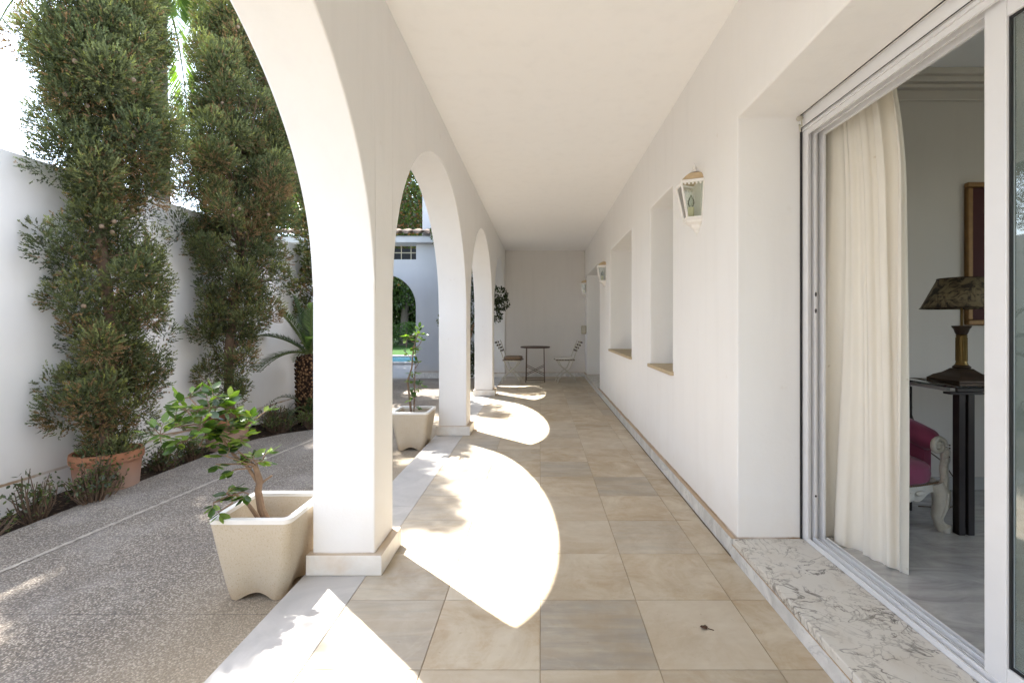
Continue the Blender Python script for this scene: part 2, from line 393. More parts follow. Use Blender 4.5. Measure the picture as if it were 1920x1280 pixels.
def glassmat(name, tint=(1, 1, 1), refl=1.0, haze=0):
    m = bpy.data.materials.new(name); m.use_nodes = True; T = m.node_tree; T.nodes.clear()
    o = T.nodes.new('ShaderNodeOutputMaterial'); tr = T.nodes.new('ShaderNodeBsdfTransparent'); tr.inputs[0].default_value = (*tint, 1)
    g = T.nodes.new('ShaderNodeBsdfGlossy'); g.inputs['Roughness'].default_value = .02
    f = T.nodes.new('ShaderNodeFresnel'); f.inputs[0].default_value = 1.5
    mu = T.nodes.new('ShaderNodeMath'); mu.operation = 'MULTIPLY'; mu.inputs[1].default_value = refl; mu.use_clamp = True
    mx = T.nodes.new('ShaderNodeMixShader'); T.links.new(f.outputs[0], mu.inputs[0]); T.links.new(mu.outputs[0], mx.inputs[0])
    T.links.new(tr.outputs[0], mx.inputs[1]); T.links.new(g.outputs[0], mx.inputs[2]); 
    if haze:
        df = T.nodes.new('ShaderNodeBsdfDiffuse'); df.inputs[0].default_value = (.70, .78, .72, 1); m3 = T.nodes.new('ShaderNodeMixShader'); m3.inputs[0].default_value = haze  # pale green diffuse veil stands in for reflections on the glass
        T.links.new(mx.outputs[0], m3.inputs[1]); T.links.new(df.outputs[0], m3.inputs[2]); T.links.new(m3.outputs[0], o.inputs[0])
    else: T.links.new(mx.outputs[0], o.inputs[0])
    return m
M_glass = glassmat('door_glass', (.85, .92, .88), 3.2, .10)
M_lglass = glassmat('lantern_glass', (.80, .84, .81), 2.5)
M_tglass = glassmat('table_glass', (.75, .85, .82), 1.5)

# ------------------------------------------------------------------ geometry constants
XI, XO = -.767, -1.056          # arcade wall inner / outer face
XW = .98; XG = 1.30             # house wall face, window / door plane
YB = 10.36                      # end wall
ZC = 2.76                       # ceiling
PIL = [(-5.91 + .0, -5.63)]     # pillars along the porch (y0, y1)
PIL = [(-3.21, -2.94), (-.51, -.24), (2.19, 2.46), (4.915, 5.19), (7.59, 7.86), (10.25, 10.36)]

# ------------------------------------------------------------------ ground and paving (setting)
g = MB(); g.add([(-300, -300, -.32), (300, -300, -.32), (300, 300, -.32), (-300, 300, -.32)], [(0, 1, 2, 3)])
tag(obj('ground', g, M_ground, loc=(0, 0, 0)), None, None, kind='structure')

# porch floor: separate tiles on a mortar bed
fb = MB(); fb.box(-1.086, 1.0, -3.4, YB + .1, -.22, -.0028)
tag(obj('porch_floor_bed', fb, M_grout), None, None, kind='structure')
def tiles(name, cells, mat, gap=.0013, z=0.0, depth=.012):
    vs, fs, cs = [], [], []
    for (x0, x1, y0, y1, c) in cells:
        n = len(vs); x0 += gap; x1 -= gap; y0 += gap; y1 -= gap; b = .0012
        vs += [(x0, y0, z - depth), (x1, y0, z - depth), (x1, y1, z - depth), (x0, y1, z - depth),
               (x0, y0, z - b), (x1, y0, z - b), (x1, y1, z - b), (x0, y1, z - b),
               (x0 + b, y0 + b, z), (x1 - b, y0 + b, z), (x1 - b, y1 - b, z), (x0 + b, y1 - b, z)]
        fs += [(n + 8, n + 9, n + 10, n + 11)]
        for k in range(4):
            j = (k + 1) % 4
            fs += [(n + k, n + j, n + 4 + j, n + 4 + k), (n + 4 + k, n + 4 + j, n + 8 + j, n + 8 + k)]
        cs += [c] * 12
    me = bpy.data.meshes.new(name); me.from_pydata(vs, [], fs); me.update()
    a = me.color_attributes.new('Col', 'FLOAT_COLOR', 'POINT')
    a.data.foreach_set('color', np.array([(*c, 1) for c in cs], np.float32).ravel())
    me.materials.append(mat); o = bpy.data.objects.new(name, me); COL.objects.link(o); return o
cells = []; rt = random.Random(5)
for j in range(-12, 23):
    y0 = 1.583 + .4 * j; y1 = min(y0 + .4, YB + .05)
    for i, (x0, x1) in enumerate([(-.8, -.4), (-.4, 0), (0, .4), (.4, .8), (.8, .955)]):
        gy = rt.random() ** 3 * .8; li = rt.random() ** 1.5
        if i == 0: gy = .35 + .4 * rt.random()
        if (i, j) == (2, 0): gy, li = 1.0, .1
        if (i, j) == (3, 0): gy, li = .0, 1.0
        if (i, j) in ((2, 3), (2, 2)): gy, li = .15, .8
        if (i, j) in ((3, 3), ): gy, li = .1, .1
        cells.append((x0, x1, y0, y1, (gy, li, rt.random())))
tag(tiles('porch_floor', cells, M_tile), None, None, kind='structure')
bc = []
yb = -3.4
while yb < YB:
    y1 = min(yb + .8, YB + .05); bc.append((-1.09, -.8, yb, y1, (.2, .5, .5))); yb = y1
tag(tiles('porch_floor_edging', bc, M_border, depth=.035), None, None, kind='structure')

# driveway outline with the planting bed bulging out at the far end
edge = [(-3.11, -4.5), (-3.11, 1), (-3.11, 3.5), (-3.09, 4.6), (-3.02, 4.98), (-2.86, 5.24), (-2.62, 5.46), (-2.42, 5.8), (-2.32, 6.4), (-2.36, 7.0), (-2.6, 7.5), (-3.0, 7.8), (-3.56, 7.95)]
dr = MB(); dr.prism([(-1.088, -4.5), (-1.088, 10.59), (-3.56, 10.59)] + edge[::-1], -.28, -.06)
tag(obj('driveway', dr, M_drive, bevel=.008), None, None, kind='structure')
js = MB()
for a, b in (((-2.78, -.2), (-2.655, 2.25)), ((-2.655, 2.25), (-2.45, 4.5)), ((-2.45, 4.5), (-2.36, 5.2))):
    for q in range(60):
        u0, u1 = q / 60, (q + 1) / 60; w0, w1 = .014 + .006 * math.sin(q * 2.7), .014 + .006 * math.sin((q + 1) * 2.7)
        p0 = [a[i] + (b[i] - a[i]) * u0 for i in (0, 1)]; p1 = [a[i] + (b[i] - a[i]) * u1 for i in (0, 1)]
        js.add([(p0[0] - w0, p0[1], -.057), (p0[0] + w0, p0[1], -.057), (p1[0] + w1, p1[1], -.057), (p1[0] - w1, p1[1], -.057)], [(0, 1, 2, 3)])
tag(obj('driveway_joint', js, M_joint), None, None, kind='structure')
# bed soil with an uneven surface
sv, sf = [], []; nx, ny = 16, 150
for j in range(ny + 1):
    y = -4.5 + 12.7 * j / ny
    for i in range(nx + 1):
        x = -3.56 + 1.35 * i / nx
        sv.append((x, y, -.125 + .03 * math.sin(7 * x + 3 * y) * math.sin(5 * y) + random.uniform(-.012, .012)))
for j in range(ny):
    for i in range(nx):
        a = j * (nx + 1) + i; sf.append((a, a + 1, a + nx + 2, a + nx + 1))
s = MB(); s.add(sv, sf, True); tag(obj('bed_soil', s, M_soil, fix=False), None, None, kind='structure')

yd = MB(); yd.add([(-14, 10.58, -.07), (-1.0, 10.58, -.07), (6, 18, -.07), (-14, 18, -.07)][:2] + [(-1.0, 14.4, -.07), (-14, 14.4, -.07)], [(0, 1, 2, 3)])
tag(obj('yard_paving', yd, M_yard), None, None, kind='structure')
cp = MB(); cp.box(-9, 0, 14.1, 14.55, -.2, .0); cp.box(-9, 0, 17.2, 17.6, -.2, .0)
tag(obj('pool_coping', cp, M_yard, bevel=.02), None, None, kind='structure')
w = MB(); w.add([(-9, 14.55, -.05), (0, 14.55, -.05), (0, 17.2, -.05), (-9, 17.2, -.05)], [(0, 1, 2, 3)])
tag(obj('pool_water', w, M_pool), None, None, kind='structure')
lw = MB(); lw.add([(-40, 17.6, -.03), (20, 17.6, -.03), (20, 60, -.03), (-40, 60, -.03)], [(0, 1, 2, 3)])
tag(obj('lawn', lw, M_lawn), None, None, kind='structure')

# ------------------------------------------------------------------ the house with its porch
house = thing('house', 'white plastered house with arched porch running along its side', 'house')

def arch_z(y, a, b, c=1.28, h=1.135):
    m = (a + b) / 2; r = (b - a) / 2; u = max(0, 1 - ((y - m) / r) ** 2); return c + h * math.sqrt(u)
def arcade(name, x0, x1, pil, top, mat, parent, spring=1.28, rise=1.135, n=72, z0=0.0):
    mb = MB()
    def quad(a, b, c, d): mb.add([a, b, c, d], [(0, 1, 2, 3)])
    def cells(ya, yb, za, zb):
        for x in (x0, x1): quad((x, ya, za), (x, yb, za), (x, yb, zb), (x, ya, zb))
    for (a, b) in pil:
        cells(a, b, z0, spring); cells(a, b, spring, top)
        quad((x0, a, z0), (x1, a, z0), (x1, b, z0), (x0, b, z0)); quad((x0, a, top), (x1, a, top), (x1, b, top), (x0, b, top))
        for y in (a, b): quad((x0, y, z0), (x1, y, z0), (x1, y, spring), (x0, y, spring))
    for (p, q) in zip(pil[:-1], pil[1:]):
        a, b = p[1], q[0]; ys = [a + (b - a) * (.5 - .5 * math.cos(PI * k / n)) for k in range(n + 1)]
        zs = [arch_z(y, a, b, spring, rise) for y in ys]; zs[0] = zs[-1] = spring
        for k in range(n):
            ya, yb, za, zb = ys[k], ys[k + 1], zs[k], zs[k + 1]
            for x in (x0, x1): quad((x, ya, za), (x, yb, zb), (x, yb, top), (x, ya, top))
            quad((x0, ya, za), (x1, ya, za), (x1, yb, zb), (x0, yb, zb)); quad((x0, ya, top), (x1, ya, top), (x1, yb, top), (x0, yb, top))
    for y, s in ((pil[0][0], 0), (pil[-1][1], 0)):
        quad((x0, y, spring), (x1, y, spring), (x1, y, top), (x0, y, top))
    return obj(name, mb, mat, parent, bevel=.009, sharp=40)
arc = arcade('arcade', XO, XI, PIL, ZC + .002, M_wall, house)
for a, b in PIL[:-1]:
    p = MB(); p.box(XO - .022, XI + .038, a - .02, b + .02, .001, .095); pl = obj('plinth', p, M_plinth, arc, bevel=.004)

def gridwall(name, xa, xb, ys, zs, solid, mat, parent, bevel=.009, axis='x'):
    mb = MB(); ny, nz = len(ys) - 1, len(zs) - 1
    S = lambda j, k: 0 <= j < ny and 0 <= k < nz and solid(j, k)
    def q(*p):
        if axis == 'y': p = [(y, x, z) for x, y, z in p]
        mb.add(p, [(0, 1, 2, 3)])
    for j in range(ny):
        for k in range(nz):
            if not S(j, k): continue
            y0, y1, z0, z1 = ys[j], ys[j + 1], zs[k], zs[k + 1]
            for x in (xa, xb): q((x, y0, z0), (x, y1, z0), (x, y1, z1), (x, y0, z1))
            if not S(j - 1, k): q((xa, y0, z0), (xb, y0, z0), (xb, y0, z1), (xa, y0, z1))
            if not S(j + 1, k): q((xa, y1, z0), (xb, y1, z0), (xb, y1, z1), (xa, y1, z1))
            if not S(j, k - 1): q((xa, y0, z0), (xb, y0, z0), (xb, y1, z0), (xa, y1, z0))
            if not S(j, k + 1): q((xa, y0, z1), (xb, y0, z1), (xb, y1, z1), (xa, y1, z1))
    return obj(name, mb, mat, parent, bevel=bevel, sharp=40)
ys = [-3.4, -1.7, 2.35, 3.50, 4.21, 5.08, 6.63, 7.80, 9.90, YB]
zs = [0, .093, .79, 2.18, ZC + .002]
def sol(j, k):
    if j in (1, 7): return k == 3                       # door openings
    if j in (3, 5): return k != 2                       # window openings
    return True
gridwall('wall', XW, XG, ys, zs, sol, M_wall, house)
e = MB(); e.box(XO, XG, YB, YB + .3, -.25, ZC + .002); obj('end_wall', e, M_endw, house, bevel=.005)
e = MB(); e.box(XO, XG, -3.7, -3.4, -.25, ZC + .002); obj('end_wall', e, M_wall, house, bevel=.005)
c = MB(); c.box(XO - .05, 5.2, -3.7, YB + .3, ZC, ZC + .38); obj('ceiling', c, M_ceil, house, bevel=.01)
# skirting
for b4 in ((.952, XW - .001, 2.352, 7.80), (.952, XW - .001, 9.90, YB - .001), (.952, XW - .001, -3.4, -1.7), (XI, .951, YB - .02, YB - .001)):
    sk = MB(); sk.box(*b4, .001, .09); obj('skirting', sk, M_skirt, house, bevel=.003)
# thresholds
for a, b in ((-1.7, 2.35), (7.80, 9.90)):
    s = MB(); s.box(.955, XG + .10, a + .001, b - .001, .002, .0925); th = obj('threshold', s, M_thresh, house, bevel=.006)
    s = MB(); s.box(.949, .9545, a + .001, b - .001, .001, .064); obj('riser', s, M_skirt, th)
# windows
for a, b in ((3.50, 4.21), (5.08, 6.63)):
    f = MB()
    for (ya, yb, za, zb) in ((a, b, .81, .86), (a, b, 2.13, 2.18), (a, a + .05, .86, 2.13), (b - .05, b, .86, 2.13), ((a + b) / 2 - .03, (a + b) / 2 + .03, .86, 2.13)):
        f.box(XG - .012, XG + .04, ya + .001, yb - .001, za, zb)
    wn = obj('window', f, M_alu, house, bevel=.003)
    p = MB(); p.box(XG + .010, XG + .016, a + .05, b - .05, .86, 2.13); obj('pane', p, M_glass, wn)
    p = MB(); p.box(XW - .025, XG - .013, a - .03, b + .012, .777, .806)
    obj('sill', p, simple('sandstone_sill', (.50, .40, .26), .7, var=.15, scale=8), wn, bevel=.003)
    p = MB(); p.box(XG + .25, XG + .26, a - .3, b + .3, .6, 2.4); obj('inner_curtain', p, M_curtain, wn)

# room behind the sliding door
rm = MB()
rm.box(XG + .01, 5.0, 3.05, 3.2, .0, ZC); obj('room_end_wall', rm, M_room, house)
gridwall('room_side_wall', 4.9, 5.05, [-3.5, -2.6, 1.3, 3.05], [0, .9, 2.3, ZC], lambda j, k: not (j == 1 and k == 1), M_room, house)  # unseen wall; its opening is added to brighten the room with daylight
rm = MB(); rm.box(XG + .01, 5.0, -3.6, -3.5, 0, ZC); obj('room_rear_wall', rm, M_room, house)
rm = MB(); rm.box(XG + .10, 5.0, -3.5, 3.05, .0, .0905); obj('room_floor', rm, M_roomfloor, house)
co = MB()
for z0, z1, d in ((ZC - .04, ZC - .001, .10), (ZC - .075, ZC - .04, .075), (ZC - .10, ZC - .075, .045), (ZC - .17, ZC - .155, .018)):
    co.box(XG + .012, 4.899, 3.05 - d, 3.0495, z0, z1); co.box(4.9 - d, 4.8995, -3.49, 3.05 - d, z0, z1)
obj('cornice', co, M_room, house, bevel=.004)
for b6 in ((.9465, .9505, 2.355, 7.79),):
    gl_ = MB(); gl_.box(*b6, -.001, .0015); tag(obj('porch_floor_joint', gl_, simple('dark_grout_line', (.10, .075, .05), .9)), None, None, kind='structure')
sb = MB(); sb.box(XG + .1, 4.89, 3.036, 3.0495, .091, .17); obj('room_skirting', sb, simple('room_skirting_stone', (.52, .51, .49), .4), house, bevel=.002)
# inner closet behind the far door and dark rooms behind the windows so that no daylight leaks in
bk = MB(); bk.box(XG + .9, XG + .95, 3.21, YB + .3, 0, ZC); obj('inner_wall', bk, M_room, house)
bk = MB(); bk.box(XG + .03, XG + .9, 3.21, YB + .3, .0, .09); obj('inner_floor', bk, M_roomfloor, house)

# sliding door 1
def sliding(y0, y1, panel):
    fr = MB()
    x0, x1 = XG, XG + .085
    d = MB()
    # head with tracks, shutter box strip and jamb strips
    fr.box(x0 - .004, x1 + .004, y0, y1 - .001, 2.105, 2.12); fr.box(x0 + .002, x0 + .012, y0, y1 - .052, 2.08, 2.105)
    fr.box(x0 + .036, x0 + .046, y0, y1 - .052, 2.08, 2.105); fr.box(x0 + .072, x1 + .002, y0, y1 - .052, 2.075, 2.105)
    fr.box(x0 - .012, x1, y0, y1 - .001, 2.122, 2.178)
    # far jamb profile
    fr.box(x0 + .001, x1 + .002, y1 - .012, y1 - .001, .094, 2.105)
    for a, b, dd in ((.001, .010, .05), (.018, .030, .032), (.036, .046, .05), (.056, .064, .026), (.074, .087, .055)):
        fr.box(x0 + a, x0 + b, y1 - dd, y1 - .012, .094, 2.105)
    # threshold track with two rails
    fr.box(x0 + .001, x1 + .012, y0, y1 - .013, .0935, .100)
    for a, b, h in ((.001, .008, .118), (.024, .029, .126), (.046, .052, .118), (.064, .069, .126), (.088, .097, .122)):
        fr.box(x0 + a, x0 + b, y0, y1 - .056, .100, h)
    df = obj('sliding_door', fr, M_alu, house, bevel=.0015, seg=1)
    ln = MB(); ln.box(x0 - .010, x0 - .003, y1 - .010, y1 - .0012, .094, 2.178); ln.box(x0 - .0135, x0 - .0115, y0, y1 - .01, 2.1195, 2.1225)
    ln.box(x0 - .024, x0 - .020, y0, y1 - .02, 2.1770, 2.1798)
    obj('seal', ln, M_black, df)
    for z in (.32, 1.22, 1.30):
        sc = MB(); sc.ell((x0 + .041, y1 - .051, z), (.005, .003, .006 if z < 1 else .012), 8, 6); obj('catch', sc, M_black, df)
    if panel:
        for (pa, pb, px) in panel:
            st = MB(); st.box(px, px + .036, pb - .068, pb, .104, 2.098); st.box(px, px + .036, pa, pa + .068, .104, 2.098)
            st.box(px + .001, px + .035, pa + .068, pb - .068, .104, .178); st.box(px + .001, px + .035, pa + .068, pb - .068, 2.03, 2.098)
            sh = obj('door_panel', st, M_alu, df, bevel=.004)
            gk = MB(); q = .007
            for (ya, yb, za, zb) in ((pb - .068 - q, pb - .0685, .178, 2.03), (pa + .0685, pa + .068 + q, .178, 2.03), (pa + .068 + q, pb - .068 - q, .1785, .178 + q), (pa + .068 + q, pb - .068 - q, 2.03 - q, 2.0295)):
                gk.box(px + .008, px + .0145, ya, yb, za, zb)
            obj('gasket', gk, M_black, sh)
            gl = MB(); gl.box(px + .015, px + .021, pa + .078, pb - .078, .187, 2.02); obj('pane', gl, M_glass, sh)
    return df
sliding(-1.7, 2.35, [(-.45, 1.413, XG + .026), (-1.69, .2, XG + .062)])
sliding(7.80, 9.90, [(7.82, 8.9, XG + .026), (8.8, 9.84, XG + .062)])
cb = MB(); cb.tube([(XG - .026, 2.32, 2.17), (XG - .03, 2.30, 2.15), (XG - .022, 2.31, 2.12), (XG - .028, 2.32, 2.135), (XG - .02, 2.325, 2.10)], .004, 6)
cb.ell((XG - .03, 2.315, 2.162), (.016, .014, .012), 10, 6)
obj('shutter_cord_guide', cb, M_ironwhite, house)

# ------------------------------------------------------------------ garden wall and wing
gw = MB(); gw.box(-3.80, -3.555, -5, 10.58, -.31, 2.32)
tag(obj('garden_wall', gw, M_garden, bevel=.015), 'tall white plaster garden wall behind the potted cypresses', 'wall')

wing = thing('garden_wing', 'white wing with an arched passage under a clay tiled eave', 'building', (-3.5, 10.6, 0))
# wing front wall with arch opening and small high window
mb = MB(); ya, yb_ = 10.6, 10.9
def wq(p): mb.add(p, [(0, 1, 2, 3)])
ax0, ax1, spr, rise = -4.19, -2.79, 1.54, .72
n = 40; xs = [ax0 + (ax1 - ax0) * (.5 - .5 * math.cos(PI * k / n)) for k in range(n + 1)]
zz = [spr + rise * math.sqrt(max(0, 1 - ((x - (ax0 + ax1) / 2) / ((ax1 - ax0) / 2)) ** 2)) for x in xs]
wx0, wx1 = -3.95, -2.785
ZT = 2.95
def rect(xa, xb, za, zb):
    for y in (ya, yb_): wq([(xa, y, za), (xb, y, za), (xb, y, zb), (xa, y, zb)])
rect(-7.0, ax0, -.25, spr); rect(-7.0, ax0, spr, 2.50); rect(-7.0, wx0, 2.50, ZT)
rect(ax1, XO - .001, -.25, spr); rect(ax1, XO - .001, spr, 2.50); rect(wx1, XO - .001, 2.60, ZT); rect(ax1, XO - .001, 2.5, 2.60)
rect(wx0, ax1, 2.5, 2.60)
for k in range(n):
    for y in (ya, yb_): wq([(xs[k], y, zz[k]), (xs[k + 1], y, zz[k + 1]), (xs[k + 1], y, 2.5), (xs[k], y, 2.5)])
    wq([(xs[k], ya, zz[k]), (xs[k], yb_, zz[k]), (xs[k + 1], yb_, zz[k + 1]), (xs[k + 1], ya, zz[k + 1])])
for x in (ax0, ax1): wq([(x, ya, -.25), (x, yb_, -.25), (x, yb_, spr), (x, ya, spr)])
wq([(wx1, ya, 2.6), (wx1, yb_, 2.6), (wx1, yb_, ZT), (wx1, ya, ZT)]); wq([(wx0, ya, 2.6), (wx0, yb_, 2.6), (wx0, yb_, ZT), (wx0, ya, ZT)])
wq([(wx0, ya, 2.6), (wx1, ya, 2.6), (wx1, yb_, 2.6), (wx0, yb_, 2.6)])
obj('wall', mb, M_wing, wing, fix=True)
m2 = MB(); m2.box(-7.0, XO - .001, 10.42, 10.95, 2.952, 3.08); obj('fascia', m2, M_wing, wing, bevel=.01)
m2 = MB()
for k in range(24):
    x = -6.9 + .24 * k
    if x > XO - .15: break
    for (dx, sgn, zc) in ((0, 1, 3.13), (.12, -1, 3.19)):
        pts = []
        for q in range(9):
            a = PI * q / 8; pts.append((x + dx + .085 * math.cos(a), zc + sgn * .06 * math.sin(a)))
        vs = []; 
        for (px, pz) in pts: vs.append((px, 10.34, pz))
        for (px, pz) in pts: vs.append((px, 11.0, pz + .17))
        m2.add(vs, [(i, i + 1, i + 10, i + 9) for i in range(8)], True)
ti = obj('roof_tiles', m2, M_clay, wing, fix=False); sl = ti.modifiers.new('thick', 'SOLIDIFY'); sl.thickness = .014
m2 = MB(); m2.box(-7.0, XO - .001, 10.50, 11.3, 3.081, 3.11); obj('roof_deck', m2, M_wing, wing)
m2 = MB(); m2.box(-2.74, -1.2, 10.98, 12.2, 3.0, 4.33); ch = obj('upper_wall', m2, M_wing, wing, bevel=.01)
m2 = MB(); m2.box(-2.78, -1.16, 10.94, 12.24, 4.331, 4.39); obj('coping', m2, M_wing, ch, bevel=.01)
m2 = MB()
for x in (-3.82, -3.6, -3.38, -3.16, -2.94): m2.box(x - .007, x + .007, 10.74, 10.76, 2.602, 2.948)
m2.box(wx0 + .001, wx1 - .001, 10.741, 10.759, 2.76, 2.78)
obj('window_bars', m2, M_box, wing)
m2 = MB(); m2.box(-3.95, -2.785, 11.6, 11.65, 2.4, 3.0); obj('dark_backing', m2, M_dark, wing)  # dark sheet painted in for the shade behind the window bars
m2 = MB(); m2.box(ax1 + .001, XO - .03, 10.578, 10.599, -.068, .06); obj('skirting', m2, M_skirt, wing, bevel=.004)

# ------------------------------------------------------------------ pots
def square_pot(name, label, cx, cy, z0=-.0585, top=.352, bot=.25, h=.375, rz=0):
    root = thing(name, label, 'pot', (cx, cy, z0), rz, 'square cast stone planters beside the pillars')
    def ring(half, rc, n=8):
        pts = []
        for (sx, sy, a0) in ((1, 1, 0), (-1, 1, 90), (-1, -1, 180), (1, -1, 270)):
            for k in range(n + 1):
                a = R(a0 + 90 * k / n); pts.append((sx * (half - rc) + rc * math.cos(a), sy * (half - rc) + rc * math.sin(a)))
            # points along the side to the next corner
            nxt = {(1, 1): (-1, 1), (-1, 1): (-1, -1), (-1, -1): (1, -1), (1, -1): (1, 1)}[(sx, sy)]
            a = R(a0 + 90); p0 = (sx * (half - rc) + rc * math.cos(a), sy * (half - rc) + rc * math.sin(a))
            p1 = (nxt[0] * (half - rc) + rc * math.cos(a), nxt[1] * (half - rc) + rc * math.sin(a))
            for k in range(1, 12): pts.append((p0[0] + (p1[0] - p0[0]) * k / 12, p0[1] + (p1[1] - p0[1]) * k / 12))
        return pts
    mb = MB(); T = 14; rings = []
    for i in range(T + 1):
        t_ = i / T; half = (bot + (top - bot) * (t_ ** .85)) / 2; r = ring(half, .03 + .012 * (1 - t_))
        row = []
        for (x, y) in r:
            u = min(abs(x), abs(y)) / half                  # 0 at the middle of a side
            arch = .027 * max(0, math.cos(min(1, u / .60) * PI / 2)) ** .8
            z = arch + (h - .018 - arch) * t_
            ind = .014 * math.exp(-((t_) / .22) ** 2) * max(0, math.cos(min(1, u / .62) * PI / 2))
            s_ = 1 - ind / half; row.append((x * s_, y * s_, z))
        rings.append(row)
    # inside wall
    for hz, th in ((h - .018, .026), (.20, .028)):
        half = (bot + (top - bot) * ((hz / h) ** .85)) / 2 - th
        rings.append([(x, y, hz) for x, y in ring(half, .022)])
    n = len(rings[0]); vs = [v for r in rings for v in r]
    fs = [(i * n + k, i * n + (k + 1) % n, (i + 1) * n + (k + 1) % n, (i + 1) * n + k) for i in range(len(rings) - 1) for k in range(n)]
    mb.add(vs, fs, True)
    und = [(x, y, .06) for (x, y, z) in rings[0]]; b = len(mb.v); mb.v += [tuple(v) for v in [(p[0] * .9, p[1] * .9, p[2]) for p in und]]
    for k in range(n): mb.f.append((k, b + k, b + (k + 1) % n, (k + 1) % n)); mb.sm.append(False)
    mb.f.append(tuple(b + k for k in range(n))); mb.sm.append(False)
    W = Vector((cx, cy, z0)); mb.v = [tuple(Vector(v) + W) for v in mb.v]
    obj('pot_body', mb, M_pot, root, fix=False, sharp=60)
    rm_ = MB(); o_ = ring(top / 2 + .003, .035); i_ = ring(top / 2 - .026, .02)
    n = len(o_); vs = [(x, y, h - .020) for x, y in o_] + [(x, y, h) for x, y in o_] + [(x, y, h) for x, y in i_] + [(x, y, h - .045) for x, y in i_]
    rm_.add([Vector(v) + W for v in vs], [(i * n + k, i * n + (k + 1) % n, (i + 1) * n + (k + 1) % n, (i + 1) * n + k) for i in range(3) for k in range(n)], False)
    obj('rim', rm_, M_rim, root, bevel=.003)
    so = MB(); half = (bot + (top - bot) * ((.215 / h) ** .85)) / 2 - .028
    so.add([Vector((x, y, .215)) + W for x, y in ring(half, .02)], [tuple(range(n))]); obj('soil', so, M_soil, root)
    return root
P1 = (-1.255, 2.205); P2 = (-1.245, 4.66)
square_pot('square_planter', 'square cast stone planter against the nearest pillar holding the leaning glossy shrub', *P1)
square_pot('square_planter', 'square cast stone planter before the second pillar holding the thin upright plant', *P2, top=.36)

def round_pot(label, cx, cy, z0, r, h):
    root = thing('terracotta_pot', label, 'pot', (cx, cy, z0), 0, 'round terracotta pots in the bed')
    mb = MB(); prof = [(r * .82, 0), (r * .84, .02), (r * .93, h - .075), (r * .935, h - .07), (r * .99, h - .066), (r, h - .05), (r * 1.0, h - .02), (r * .985, h), (r * .90, h), (r * .88, h - .06)]
    mb.lathe(prof, (cx, cy, z0), 48); mb.f = mb.f[:-1]; mb.sm = mb.sm[:-1]
    obj('pot_body', mb, M_terra, root, fix=False, sharp=50)
    so = MB(); so.lathe([(r * .885, 0), (0, .01)], (cx, cy, z0 + h - .05), 32); obj('soil', so, M_soil, root, fix=False)
    return root
round_pot('large terracotta pot holding the leftmost cypress', -3.25, 3.55, -.13, .215, .34)
round_pot('terracotta pot holding the middle cypress half behind the leaning shrub', -3.22, 4.86, -.13, .21, .33)
round_pot('terracotta pot holding the farthest cypress', -3.2, 6.95, -.13, .26, .30)
round_pot('terracotta pot of the unseen cypress added for shade', -3.3, 8.75, -.0595, .26, .30)  # belongs to the unseen tree added for its shade

